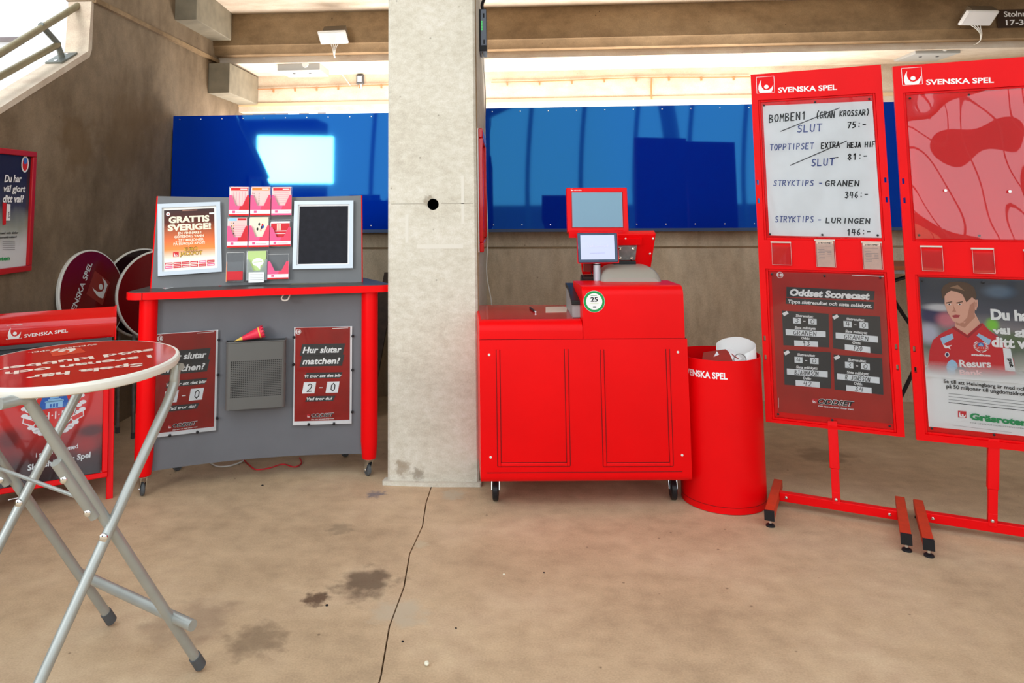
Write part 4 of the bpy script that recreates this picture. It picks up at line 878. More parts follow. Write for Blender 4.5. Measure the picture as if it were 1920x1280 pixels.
# header: gently rolled panel
hb0,hb1=.87,1.045
m=MB(); n=12; vs=[];fs=[]
for i in range(n+1):
    q=i/n; b=hb0+(hb1-hb0)*q; c=.055*math.sin(PI*q*.9+.15)
    for a in (0,wA): vs+= [AF.p(a,b,c),AF.p(a,b,c-.006)]
for i in range(n):
    k=i*4; fs+=[(k,k+2,k+6,k+4),(k+1,k+5,k+7,k+3),(k,k+4,k+5,k+1),(k+2,k+3,k+7,k+6)]
fs+=[(0,1,3,2),(n*4,n*4+2,n*4+3,n*4+1)]
m.add(vs,fs,red_gloss,smooth=True); m.build('header',t,bevel=0)
m=MB(); m.box(AF,wA-.006,wA,hb0-.02,hb1+.002,-.02,.05,red); m.build('end_cap',t)
m=MB(); m.box(AF,0,wA-.02,hb0-.022,hb0-.002,.0,.02,char); m.box(AF,.02,wA-.03,b1,hb0-.02,-.01,.0,black); m.build('hinge_bar',t)
HF=Frame(AF.p(0,hb0,.0),AF.u,AF.v,AF.n,lambda a,b:-(.055*math.sin(PI*(b/(hb1-hb0))*.9+.15)+.0008))
m=MB(); A0=lambda x,y:(x/3.2,560+y/3.2)
a,b=HF.at(*A0(36,245)); a2,b2=HF.at(*A0(130,238)); m.logo(HF,a,b,max(.05,a2-a),.001,white)
m.textpx(HF,'SVENSKA SPEL',A0(145,233),A0(407,200),A0(145,213),.001,white,bold=.02)
m.build('lettering',t)
m=MB(); pa=AF.at(*A0(245,680)); cx,cy=pa
def crest(m,F_,cx,cy,s,k):
    for sg in (-1,1):
        for i in range(9):
            q=math.radians(-75+i*16); x=cx+sg*s*.86*math.cos(q); y=cy+s*.86*math.sin(q)
            for o_ in (-.07,.07): m.disc(F_,x+sg*o_*s,y+o_*s*.6,.115*s,k,white,9,.07*s)
    m.disc(F_,cx,cy,s*.72,k+.0004,ink,36); m.disc(F_,cx,cy,s*.70,k+.0007,white,36); m.disc(F_,cx,cy,s*.675,k+.001,mat('crest_red',(.72,.03,.02),.4),36)
    m.poly(F_,[(cx-.44*s,cy+.02*s),(cx+.44*s,cy+.02*s),(cx+.46*s,cy+.2*s),(cx+.36*s,cy+.5*s),(cx,cy+.66*s),(cx-.36*s,cy+.5*s),(cx-.46*s,cy+.2*s)],k+.0014,blueprint)
    for x0,x1,y0,y1 in ((-.2,.2,.04,.34),(-.27,-.2,.04,.3),(.2,.27,.04,.3),(-.3,.3,.24,.28),(-.14,.14,.36,.5)): m.rect(F_,cx+x0*s,cx+x1*s,cy+y0*s,cy+y1*s,k+.0018,cyan)
    for x0 in (-.14,-.04,.06): m.rect(F_,cx+x0*s,cx+(x0+.06)*s,cy+.06*s,cy+.18*s,k+.0021,blueprint)
    m.text(F_,'·H·I·F·',(cx-.5*s,cy-.34*s),(cx+.5*s,cy-.34*s),.27*s,k+.002,white,bold=.0)
    for sg in (-1,1):
        m.poly(F_,[(cx+sg*.5*s,cy-.35*s),(cx+sg*.95*s,cy-.15*s),(cx+sg*.98*s,cy-.36*s),(cx+sg*.62*s,cy-.52*s)],k+.0022,white); m.poly(F_,[(cx+sg*.54*s,cy-.36*s),(cx+sg*.92*s,cy-.20*s),(cx+sg*.94*s,cy-.34*s),(cx+sg*.64*s,cy-.48*s)],k+.0026,MATS['crest_red'])
    m.poly(F_,[(cx-.12*s,cy-.95*s),(cx+.14*s,cy-.9*s),(cx+.05*s,cy-.86*s),(cx-.04*s,cy-.88*s)],k+.001,ink)
rr=abs(AF.at(*A0(512,640))[0]-AF.at(*A0(140,700))[0])/2
crest(m,AF,AF.at(*A0(325,640))[0],AF.at(*A0(325,660))[1],rr*1.02,.0085)
m.textpx(AF,'i samarbete med',A0(215,950),A0(470,893),A0(215,922),.0085,white,bold=.02,shear=.1)
m.textpx(AF,'Slottshöjdens Spel',A0(165,1030),A0(545,948),A0(165,995),.0085,white,bold=.03,shear=.1)
m.textpx(AF,'SVENSKA SPEL',A0(440,1100),A0(592,1068),A0(440,1085),.0085,white,bold=.02)
c_=AF.at(*A0(600,1066)); k_=abs(AF.at(*A0(638,1060))[0]-c_[0]); m.rect(AF,c_[0],c_[0]+k_,c_[1],c_[1]+k_,.0086,redcol); m.logo(AF,c_[0],c_[1],k_,.009,white,False)
m.line(AF,[AF.at(*A0(50,1205)),AF.at(*A0(120,1190))],.004,.0085,white)
m.build('lettering',t)
m=MB(); m.sheet(AF,.032,wA-.062,b0+.03,b1-.03,.013,clearp); m.build('clear_cover',t)
# rear leg frame
AB=stand(-2.200-.66*math.cos(AY)-.33*math.sin(AY)*1.25,4.17-.66*math.sin(AY)+.33*math.cos(AY)*1.25,0,AY,-AL)
for a in (0,wA-.035):
    m=MB(); m.box(AB,a,a+.035,0,.83,-.02,.0,red); m.build('rear_leg',t,bevel=.003)
m=MB(); m.box(AB,.03,wA-.03,.2,.75,-.02,-.012,red); m.build('rear_panel',t)

# ============================================================ CASH DESK
DY=math.radians(4)
KF=stand(-.155,4.08,0,DY)             # front plane, a right, b up, c towards viewer
K=lambda px,py:KF.at(px,py)
aR=K(1298,900)[0]; zB=K(1100,905)[1]; zL=K(1000,608)[1]; zS=K(1100,635)[1]; aM=K(1093,610)[0]; zH=K(1190,536)[1]
t=thing('cash_desk',(KF.p(aR/2,0,-.3)),'red metal cash desk on castors, right of the pillar','desk')
def profile(z0,z1,rad,depth,rb=.0):
    """side outline (back, up) with a rounded front top edge"""
    p=[(depth,z0),(rb,z0)]
    if rb: p+= [(rb*(1-math.sin(q)),z0+rb*(1-math.cos(q))) for q in (PI/8,PI/4,3*PI/8,PI/2)]
    p+=[(0,z1-rad)]+[(rad*(1-math.cos(q)),z1-rad+rad*math.sin(q)) for q in [PI/2*i/8 for i in range(1,9)]]+[(depth,z1)]
    return p
SDF=lambda a:Frame(KF.p(a,0,0),-KF.n,(0,0,1),KF.u)   # a=back b=up c=right
def body(nm,a0,a1,pf,mt,bev=0):
    m=MB(); F_=SDF(a0); m.prism(F_,pf,0,a1-a0,mt)
    for i in range(len(m.sm)): m.sm[i]= len(m.f[i])==4
    return m.build(nm,t,sharp=.6,bevel=bev)
body('lower_body',0,aR,profile(zB,zS-.003,.002,.66,.035),red)
# low counter: top slopes gently up to back and the front edge rolls over
body('low_counter',0,aM-.002,profile(zS,zL+.018,.055,.64),red)
body('high_hood',aM,aR-.012,[(0.30,zS)]+profile(zS,zH,.05,.30)[1:],red)
m=MB(); m.box(KF,.012,aM-.012,zL+.0185,zL+.0195,-.62,-.06,red_gloss); m.build('counter_laminate',t)
m=MB(); m.box(KF,.004,aR-.004,zS-.003,zS,-.6,-.004,blackm); m.build('shadow_gap',t)
m=MB(); m.box(KF,.03,aR-.05,zB+.052,zB+.056,-.001,.0006,mat('seam_dark_red',(.18,.002,.003),.5)); m.build('kick_seam',t)
for (x0,x1) in ((931,1069),(1126,1262)):
    a0,b1=K(x0,655);a1,b0=K(x1,873)
    fr=MB(); 
    for q in ((a0,a0+.016,b0,b1),(a1-.016,a1,b0,b1),(a0+.016,a1-.016,b0,b0+.016)): fr.box(KF,*q,0,.006,red)
    fo=fr.build('panel_moulding',t,bevel=.003)
    m=MB(); g_=MATS['seam_dark_red']
    for q in ((a0-.004,a0,b0,b1),(a0+.016,a0+.02,b0+.016,b1),(a1,a1+.004,b0,b1),(a1-.02,a1-.016,b0+.016,b1),(a0,a1,b0-.004,b0),(a0+.016,a1-.016,b0+.016,b0+.02)): m.box(KF,*q,-.001,.0006,g_)
    m.build('groove',fo)
for q in ((917,665),(1271,660),(920,857),(1279,853)):
    a,b=K(*q); m=MB(); m.lathe(KF.p(a,b,0),KF.n,[(.007,0),(.006,.003),(0,.004)],cable_w,12); m.build('screw',t)
cw=.058
for q in ((930,950),(1262,948)):
    g0=atZ(q[0],q[1]-14,0); castor(t,g0.x,g0.y+.02,zB,cw,math.radians(-92),.034,.03)
for a in (.12,aR-.12): p=KF.p(a,0,-.57); castor(t,p.x,p.y,zB,cw,math.radians(60),.034,.03)
a,b=K(1114,565); m=MB(); r_=abs(K(1134,565)[0]-a)
m.disc(KF,a,b,r_,.001,green,40); m.disc(KF,a,b,r_*.76,.0016,white,36); m.ring(KF,a,b,r_*.98,r_*1.0,.0016,white,36)
m.text(KF,'25',(a-r_*.34,b-r_*.0),(a+r_*.34,b-r_*.0),r_*.42,.0022,ink,bold=.03)
m.line(KF,[(a-r_*.3,b+r_*.55),(a+r_*.25,b+r_*.56)],.003,.0022,green); m.line(KF,[(a-r_*.4,b-r_*.18),(a+r_*.4,b-r_*.18)],.0015,.0022,lime); m.line(KF,[(a-r_*.1,b-r_*.5),(a+r_*.15,b-r_*.5)],.006,.0022,ink)
m.build('age_limit_sticker',t)
# on the low counter
zc=zL+.0198
flatpaper([(1023,575.5),(1064,574.5),(1062,585),(1023,586)],zc,paperw,'receipt_slip','pale pink receipt lying on the low red desk counter','receipt')
p=atZ(994,577,zc+.006);q=atZ(1002,583,zc+.006); m=MB(); m.tube([p,q],.006,black,12); m.tube([q,q+(q-p)*.25],.005,chrome,12); tag(m.build('marker_pen'),'black marker pen on the low red desk counter','pen')
# receipt printer beside the hood
PY=4.45
t=thing('receipt_printer',tuple(atY(1080,600,PY)),'grey receipt printer with black lid beside the red desk hood','printer')
xl=atY(1066,560,PY).x; xr=atY(1092,560,PY).x+.10; z1=atY(1066,543,PY).z; ysx=4.18
m=MB(); pg=mat('printer_grey',lin((150,152,152)),.4)
m.prism(Frame((xl,0,0),(0,1,0),(0,0,1),(1,0,0)),[(4.20,zc),(4.62,zc),(4.62,z1),(4.42,z1),(4.20,z1-.05)],0,.19,pg); m.build('casing',t,bevel=.006)
m=MB(); m.prism(Frame((xl-.004,0,0),(0,1,0),(0,0,1),(1,0,0)),[(4.19,z1-.055),(4.42,z1+.0),(4.63,z1+.0),(4.63,z1+.022),(4.41,z1+.022),(4.19,z1-.03)],0,.10,black); m.build('lid',t,bevel=.004)
m=MB(); m.box(KF,0,.001,0,.001,0,.001,pg); 
m=MB(); m.prism(Frame((xl+.06,0,0),(0,1,0),(0,0,1),(1,0,0)),[(4.18,zc+.004),(4.205,zc+.004),(4.205,z1-.07),(4.18,z1-.09)],0,.004,black); m.build('edge_strip',t)
# black paper roll housing
t=thing('paper_roll_cover',tuple(atY(1105,530,4.5)),'glossy black rounded roll cover behind the red desk hood','cover')
c=atY(1100,536,4.50); m=MB(); bl=mat('smoke_plastic',(.02,.015,.015),.08,coat=.6); m.lathe(V((c.x-.03,c.y,c.z)),(1,0,0),[(0,0),(.062,0),(.066,.006),(.066,.24),(0,.24)],bl,32); m.build('shell',t)
m=MB(); m.wbox(c.x-.03,c.x+.22,c.y-.066,c.y+.066,zc,c.z,bl); m.build('base',t)
for k in range(1): m=MB(); m.lathe(V((c.x-.034,c.y,c.z)),(1,0,0),[(0,0),(.05,0),(.066,.003),(.068,.006)],black,32); m.build('end_ring',t)
# grey machine
t=thing('ticket_terminal',tuple(atY(1190,530,4.5)),'beige-grey rounded ticket terminal behind the red desk hood','machine')
tg=mat('terminal_grey',lin((158,154,142)),.35)
x0=atY(1128,520,4.36).x; x1=atY(1242,520,4.36).x; zt=atY(1185,497,4.50).z; zf=atY(1180,517,4.36).z; z0=1.0
m=MB(); w=x1-x0; n=14
sec=lambda q:[(x0+w*(.5-.5*q),z0)]
def rsq(x0,x1,z0,z1,r): 
    o=[(x1,z0),(x1,z1-r)]+[(x1-r+r*math.cos(a),z1-r+r*math.sin(a)) for a in [PI/2*i/6 for i in range(1,6)]]+[(x1-r,z1),(x0+r,z1)]+[(x0+r+r*math.cos(a),z1-r+r*math.sin(a)) for a in [PI/2+PI/2*i/6 for i in range(1,6)]]+[(x0,z1-r),(x0,z0)]
    return o
secs=[(4.36,.02,zf-.05,.05),(4.365,.008,zf-.012,.05),(4.38,0,zf,.05),(4.42,.0,zf+(zt-zf)*.6,.06),(4.47,.004,zf+(zt-zf)*.9,.065),(4.54,.01,zt,.07),(4.72,.015,zt,.07)]
rings=[[V((x,y,z)) for x,z in rsq(x0+i,x1-i,z0,zz,r)] for y,i,zz,r in secs]; L=len(rings[0]); vs=[p for r in rings for p in r]
fs=[(i*L+j,i*L+j+1,(i+1)*L+j+1,(i+1)*L+j) for i in range(len(rings)-1) for j in range(L-1)]
m.add(vs,fs,tg,smooth=True); m.add(rings[0],[tuple(range(L))],tg); m.add(rings[-1],[tuple(range(L))],tg); m.build('casing',t)
m=MB(); m.wbox(x0+.02,x1-.02,4.4,4.7,zc-.1,z0,mat('terminal_dark',(.05,.05,.05),.5)); m.build('base',t)
# operator monitor seen from behind (tilted red casing)
t=thing('operator_monitor',tuple(atY(1195,497,4.6)),'red casing of operator touch monitor seen from behind, tilted','monitor')
def quad3(pp,y0,dtop=0):
    """box face through four image corners; top is dtop deeper than bottom"""
    P3=[atY(x,y,y0+(dtop if i<2 else 0)) for i,(x,y) in enumerate(pp)]; return P3
def slabq(m,P3,th,mt):
    n=(P3[1]-P3[0]).cross(P3[3]-P3[0]).normalized()
    if n.y<0: n=-n
    m.add(P3+[p+n*th for p in P3],[(3,2,1,0),(4,5,6,7),(0,1,5,4),(1,2,6,5),(2,3,7,6),(3,0,4,7)],mt); return n
P3=quad3([(1085,440),(1230,438),(1219,512),(1092,515)],4.62,-.10); m=MB(); slabq(m,P3,.05,red); m.build('casing',t,bevel=.005)
P4=quad3([(1140,449),(1204,448.5),(1203,459),(1140,460)],4.528,-.014)
m=MB(); slabq(m,P4,.03,red); m.build('rib',t)
P4=quad3([(1150,460.5),(1194,460.5),(1191,487.5),(1150,488)],4.565,-.036); m=MB(); slabq(m,P4,.012,galv); br=m.build('mount_plate',t)
for q in ((1162,466),(1187,466),(1162,484),(1184,484.5)):
    p=atY(*q,4.545 if q[1]<475 else 4.563); m=MB(); m.lathe(p,(0,-1,.25),[(.010,-.01),(.009,.012),(0,.016)],chrome,12); m.build('screw',br)
for q in ((1173,447.5),(1224.5,447),(1219,475)):
    p=atY(*q,4.52 if q[1]<460 else 4.555); m=MB(); m.lathe(p,(0,-1,.25),[(.006,-.01),(.005,.003),(0,.004)],cable_w,10); m.build('screw',t)
m=MB(); a=atY(1150,489,4.57); b=atY(1192,498,4.57); m.wbox(a.x,b.x,4.56,4.66,b.z-.01,a.z,black); m.build('hinge',t)
m=MB(); a=atY(1094,494,4.5); b=atY(1112,509,4.5); m.wbox(a.x,b.x,4.49,4.53,b.z,a.z,mat('dark_red_lens',(.16,.003,.005),.15)); m.build('scanner_head',t)
m=MB(); a=atY(1107,505,4.52); m.tube(smoothpath([a,atY(1109,512,4.5),atY(1112,520,4.5),V((a.x+.03,4.5,zH-.02))],6),.003,black,6); m.build('lead',t)
# customer facing monitor (big) and small display on pole
def screenbox(nm,pp,y0,dt,th,frame_m,lab,cat,inner,scr_m,pr=None):
    P3=quad3(pp,y0,dt); t_=thing(nm,tuple((P3[2]+P3[3])/2),lab,cat); m=MB(); slabq(m,P3,th,frame_m); m.build('housing',t_,bevel=.004)
    u=(P3[2]-P3[3]).normalized(); v=(P3[0]-P3[3]); v=(v-u*u.dot(v)).normalized(); F_=Frame(P3[3],u,v)
    if F_.n.y>0: F_.n=-F_.n
    c=[F_.at(*q) for q in inner]
    m=MB(); m.poly(F_,c[::-1],.0008,scr_m); m.build('screen',t_)
    return F_,c,t_,P3
scr=mat('customer_screen',lin((112,150,172)),.15,spec=.5)
F_,c,t_,P3=screenbox('customer_monitor',[(1061.7,351.8),(1175.5,351.3),(1179,434),(1064,435)],4.62,.07,.05,red,'red framed customer monitor with blank blue-grey screen above the desk','monitor',[(1072,360.5),(1166,360.5),(1168,426),(1073.5,426)],scr)
m=MB(); a,b=F_.at(1070.5,357.8); k_=.014; m.logo(F_,a,b,k_,.0015,white); m.text(F_,'SVENSKA SPEL',(a+.018,b+.001),(a+.066,b+.001),.006,.0015,white,bold=.03); m.build('lettering',t_)
m=MB(); fr_=[F_.at(*q) for q in ((1071,359.5),(1167,359.5),(1169,427),(1072.5,427))]; m.line(F_,fr_+[fr_[0]],.003,.0006,mat('seam_dark_red',(0,0,0))); m.build('bezel_line',t_)
pm=P3[3]+(P3[2]-P3[3])*.5
m=MB(); 
for fx in (.12,.86):
    p=P3[3]+(P3[2]-P3[3])*fx; m.wbox(p.x-.035,p.x+.02,p.y,p.y+.04,p.z-.035,p.z+.01,red)
m.build('lower_lug',t_); m=MB(); m.tube([pm+V((.0,.05,.0)),V((pm.x,pm.y+.05,zH-.1))],.022,silver,16); m.build('stand_pole',t_)
ds=mat('display_screen',lin((178,188,226)),.2,emit=.35)
F_,c,t_,P3=screenbox('customer_display',[(1082.3,436.6),(1157,436.6),(1159.5,491.5),(1084.5,492.5)],4.40,.02,.022,mat('display_bezel',lin((38,66,92)),.15,coat=.4),'small customer display with pale screen on grey pole, below the monitor','display',[(1088,441),(1151,440.5),(1153,486),(1089.5,486.5)],ds)
m=MB(); a,b=F_.at(1101,463); m.text(F_,'Välkommen!',(a,b),(a+.12,b),.012,.0016,mat('pale_lilac_print',(.72,.74,.92),.4),bold=0); m.line(F_,[(a+.015,b-.035),(a+.10,b-.035)],.0015,.0016,mat('lilac_line',(.35,.38,.6),.4)); m.build('screen_lettering',t_)
m=MB(); slabq(m,[p+V((0,.004,0)) for p in quad3([(1081.2,436),(1158.6,436),(1160.8,493),(1083.6,494)],4.40,.02)],.020,red); m.build('red_rim',t_)
px=atY(1119.5,515,4.43); m=MB(); m.tube([V((px.x,4.43,zH-.12)),V((px.x,4.43,atY(1119,490,4.43).z))],.021,silver,20); m.build('pole',t_)
zz=atY(1119,495,4.43).z; m=MB(); m.tube([V((px.x,4.43,zz-.004)),V((px.x,4.43,zz+.002))],.0225,black,20); m.build('collar',t_)

# ============================================================ BIN
bc=V((1.157,4.335,0)); br_=.221; zt=atY(1352,677,bc.y-br_).z
t=thing('round_bin',(bc.x,bc.y,0),'tall red cylindrical bin between the cash desk and the boards','bin')
m=MB(); m.lathe(bc,(0,0,1),[(0,.003),(br_,.003),(br_,zt),(br_-.004,zt),(br_-.004,.02),(0,.02)],red,72); m.build('body',t,sharp=.8)
m=MB(); m.lathe(bc,(0,0,1),[(br_+.0006,.035),(br_+.0006,.038)],MATS['seam_dark_red'],72); m.lathe(bc,(0,0,1),[(0,.0),(br_-.01,0),(br_-.01,.004)],black,40); m.build('foot_ring',t)
# cylinder frame: a = arc length, b = height
class Cyl:
    def p(s,a,b,c=0): q=-PI/2+a/br_; return bc+V(((br_+c)*math.cos(q),(br_+c)*math.sin(q),b))
    def at(s,px,py): return solve_ab(s.p,px,py,0,.6)
CC=Cyl(); m=MB(); a1,b1=CC.at(1364,711); a0=a1-.245
m.text(CC,'SVENSKA SPEL',(a0,b1),(a1,b1),.034,.001,white,bold=.03); m.logo(CC,a0-.085,b1-.005,.07,.001,white); m.build('lettering',t)
t=thing('rolled_poster',(bc.x+.1,bc.y,.2),'white rolled sheet standing in the red bin','paper')
m=MB(); vs=[];fs=[]; n=16
for i in range(n+1):
    q=math.radians(195-255*i/n-20); cx_,cy_=bc.x+.10,bc.y+.0; r0=.105
    top=zt+(.075-.055*abs((i/n)-.42)**1.3*2.2) 
    vs+= [V((cx_+r0*math.cos(q),cy_+r0*math.sin(q)*.9,zt-.3)),V((cx_+r0*math.cos(q),cy_+r0*math.sin(q)*.9,top))]
for i in range(n): fs.append((2*i,2*i+1,2*i+3,2*i+2))
m.add(vs,fs,plasticw,smooth=True); o=m.build('sheet',t); s_=o.modifiers.new('solid','SOLIDIFY'); s_.thickness=.002
t=thing('printed_banner',(bc.x,bc.y,.2),'crumpled dark red banner with white star in the red bin','banner')
m=MB(); z_=zt-.012
P3=[V((bc.x-.13,bc.y-.10,z_-.09)),V((bc.x-.02,bc.y-.16,z_-.03)),V((bc.x+.08,bc.y-.12,z_+.005)),V((bc.x+.04,bc.y-.01,z_+.035)),V((bc.x-.07,bc.y+.03,z_+.01))]
m.add(P3+[p-V((0,0,.12)) for p in P3],[(0,1,2,3,4),(0,5,6,1),(1,6,7,2),(2,7,8,3),(3,8,9,4),(4,9,5,0)],red_drk); m.build('folds',t)
m=MB(); m.add([P3[0]+V((.07,.05,.05)),P3[0]+V((.15,.06,.065)),P3[0]+V((.115,.06,.12))],[(0,1,2)],paper); m.add([P3[1]+V((.06,-.0,.02)),P3[2]+V((.015,0,.0)),P3[3]+V((.035,0,.0)),P3[3]+V((.01,0,.003))],[(0,1,2,3)],paper); m.build('white_star',t)
m=MB(); c=V((bc.x+.075,bc.y-.15,zt-.005)); m.tube([c+V((.032*math.cos(q),0,.03*math.sin(q))) for q in [2*PI*i/20 for i in range(20)]],.0022,galv,6,close=True); tag(m.build('wire_ring'),'thin wire ring in front of the white sheet in the bin','ring')

# ============================================================ NOTICE BOARDS
slot=mat('slot_dark',(.02,.02,.025),.6)
def hole_rect(m,F_,a0,a1,b0,b1,c0,c1,holes,mt):
    """bar a0..a1 x b0..b1 with rectangular through-holes (sorted by height)"""
    y=b0
    for (h0,h1,x0,x1) in sorted(holes,key=lambda q:q[2])[:0] or sorted(holes,key=lambda q:q[2]): pass
    hs=sorted(holes,key=lambda q:q[2])
    for (x0,x1,y0,y1) in [(q[0],q[1],q[2],q[3]) for q in hs]:
        m.box(F_,a0,a1,y,y0,c0,c1,mt); m.box(F_,a0,x0,y0,y1,c0,c1,mt); m.box(F_,x1,a1,y0,y1,c0,c1,mt); y=y1
    m.box(F_,a0,a1,y,b1,c0,c1,mt)
def board(F_,Wd,z0,z1,lab,foot,px):
    """F_: board plane; px: dict of measured edges (in board units)"""
    t=thing('notice_board',(F_.p(Wd/2,0,-.02)),lab,'board')
    fb,mb,db_=px['top_win'],px['mid'],px['low_win']   # (b0,b1) windows
    ia0,ia1=px['ia']; slots=px['slots']
    sw=.011;
    for s_,(a0,a1) in enumerate(((0,ia0),(ia1,Wd))):
        m=MB(); cx=(a0+a1)/2+(-.004 if s_==0 else .004)
        hole_rect(m,F_,a0,a1,z0,z1,-.018,.018,[(cx-sw/2,cx+sw/2,b-.014,b+.014) for b in slots],red); m.build('side_rail',t)
    m=MB(); m.box(F_,ia0,ia1,fb[1],z1,-.018,.018,red); m.build('header',t)
    m=MB(); m.box(F_,ia0,ia1,db_[1],fb[0],-.018,.018,red); m.build('middle_rail',t)
    m=MB(); m.box(F_,ia0,ia1,z0,db_[0],-.018,.018,red); m.build('bottom_rail',t)
    for w_ in (fb,db_):
        m=MB(); m.box(F_,ia0,ia1,w_[0],w_[1],-.012,-.002,red); bp=m.build('backing_panel',t)
        m=MB(); e=.012
        for q in ((ia0,ia0+e,w_[0],w_[1]),(ia1-e,ia1,w_[0],w_[1]),(ia0+e,ia1-e,w_[0],w_[0]+e),(ia0+e,ia1-e,w_[1]-e,w_[1])): m.box(F_,*q,-.002,.008,red)
        m.build('inner_lip',t,bevel=.002)
        for a in (ia0+.03,(ia0+ia1)/2,ia1-.03):
            for b in (w_[0]+.03,w_[1]-.03):
                m=MB(); m.lathe(F_.p(a,b,.010),F_.n,[(.006,0),(.006,.003),(0,.005)],black,10); m.build('peg',t)
    # stand
    u=F_.u.copy(); u.z=0; u.normalize(); n2=V((u.y,-u.x,0)) # towards viewer
    base=foot[0]; G=lambda a,c,z:base+u*a+n2*c+V((0,0,z)); L=foot[1]; c0,c1=foot[2]
    for a in (0,L):
        # angled foot bars
        fa=foot[3] if a==0 else foot[4]
        d=V(fa[1])-V(fa[0]); d.z=0; d.normalize(); s=V((d.y,-d.x,0)); FF=Frame(V((fa[0][0],fa[0][1],.062)),d,(0,0,1)); ln=(V(fa[1])-V(fa[0])).length
        m=MB(); m.box(FF,.012,ln,-.025,.02,-.022,.022,orange_red); ft=m.build('foot_bar',t,bevel=.003)
        m=MB(); m.box(FF,-.002,.014,-.026,.021,-.023,.023,black); m.build('end_plug',ft)
        for q in (.03,ln-.03):
            p=FF.p(q,-.025,0); m=MB(); m.lathe(V((p.x,p.y,0)),(0,0,1),[(0,0),(.022,0),(.021,.008),(.008,.016),(.006,.016)],black,20); m.lathe(V((p.x,p.y,0.014)),(0,0,1),[(.008,0),(.008,.026)],chrome,10); m.build('levelling_foot',ft)
    pL=V(foot[5]); pR=V(foot[6])
    d=(pR-pL); ln=d.length; FF=Frame(pL,d,(0,0,1)); m=MB(); m.box(FF,.022,ln-.022,-.024,.02,-.02,.02,red); m.build('cross_bar',t,bevel=.003)
    m=MB()
    for q in (.055,ln-.055,ln/2): m.lathe(FF.p(q,.0 if q!=ln/2 else .03,.02),FF.n,[(.008,0),(.007,.006),(0,.008)],chrome,12)
    m.build('bolt',t)
    pb=FF.p(ln/2,.0,0); top=F_.p(Wd/2,z0+.04,-.012); m=MB()
    PF_=Frame(pb,d,top-pb); hh=(top-pb).length; m.box(PF_,-.019,.019,.02,hh*.45,-.02,.02,red); m.box(PF_,-.023,.023,hh*.42,hh,-.023,.023,red); m.box(PF_,-.019,.019,-.0,.06,-.012,.022,red); m.build('post',t,bevel=.003)
    return t
def px_rows(F_,ex): return F_.at(*ex)[1]
# board 1
k1=lambda x,y:(1400+x/3.2,120+y/3.2); k2=lambda x,y:(1420+x/3.764,490+y/3.764); k3=lambda x,y:(1670+x/3.048,100+y/3.048); k4=lambda x,y:(1700+x/3.045,440+y/3.045)
yaw1=-.387; le1=.025
B1=stand(1.41,4.29,0,yaw1,le1); B1.o=B1.o+B1.u*(-.023)
W1_=.650; w0,w1_=.422,2.336
mid=lambda F_,q:F_.at(*q)
tw=(mid(B1,k1(480,1058))[1],mid(B1,k1(420,198))[1]); lw=(mid(B1,(1560,797))[1],mid(B1,k2(500,62))[1])
ia=(mid(B1,k1(88,640))[0],mid(B1,k1(800,640))[0])
sl=[mid(B1,k1(84,710))[1],mid(B1,k1(90,820))[1],mid(B1,k2(68,540))[1],mid(B1,k2(76,675))[1]]
g2=lambda x,y:tuple(atZ(x,y,.082).xy)+(0,)
foot1=(V((1.285,4.0,0)),.59,(0,.6),(g2(1442,958),g2(1459,898)),(g2(1699,1002),g2(1687,930)),(1.405,4.252,.06),(1.936,4.015,.06))
t1=board(B1,W1_,w0,w1_,'red notice board with handwritten prices on white paper, left of the pair',foot1,dict(top_win=tw,low_win=lw,mid=0,ia=ia,slots=sl))
yaw2=-.367; B2=stand(2.03,4.03,0,yaw2,.0); B2.o=B2.o+B2.u*(.002)
tw2=(mid(B2,k3(400,1075))[1],mid(B2,k3(400,208))[1]); lw2=(mid(B2,k4(300,1130))[1]-.02,mid(B2,k4(300,232))[1])
ia2_=mid(B2,k3(95,640))[0]; ia2=(ia2_,W1_-ia2_)
sl2=[mid(B2,k3(90,730))[1],mid(B2,k3(98,840))[1],mid(B2,k4(48,650))[1],mid(B2,k4(54,768))[1]]
foot2=(V((1.89,3.70,0)),.59,(0,.6),(g2(1741,1012),g2(1721,936)),((2.45,3.52,0),(2.66,4.02,0)),(2.019,4.021,.06),(2.569,3.794,.06))
t2=board(B2,W1_,.421,2.310,'red notice board with football player poster, at the right photo edge',foot2,dict(top_win=tw2,low_win=lw2,mid=0,ia=ia2,slots=sl2))
# headers
for F_,kk,t_,lg,tx in ((B1,k1,t1,((62,180),(170,172)),((190,174),(542,158),(190,143))),(B2,k3,t2,((64,186),(180,182)),((200,182),(585,170),(200,152)))):
    m=MB(); a,b=F_.at(*kk(*lg[0])); a2,b2=F_.at(*kk(*lg[1])); m.logo(F_,a,b,(a2-a),.0188,white); m.textpx(F_,'SVENSKA SPEL',kk(*tx[0]),kk(*tx[1]),kk(*tx[2]),.0188,white,bold=.03); m.build('lettering',t_)
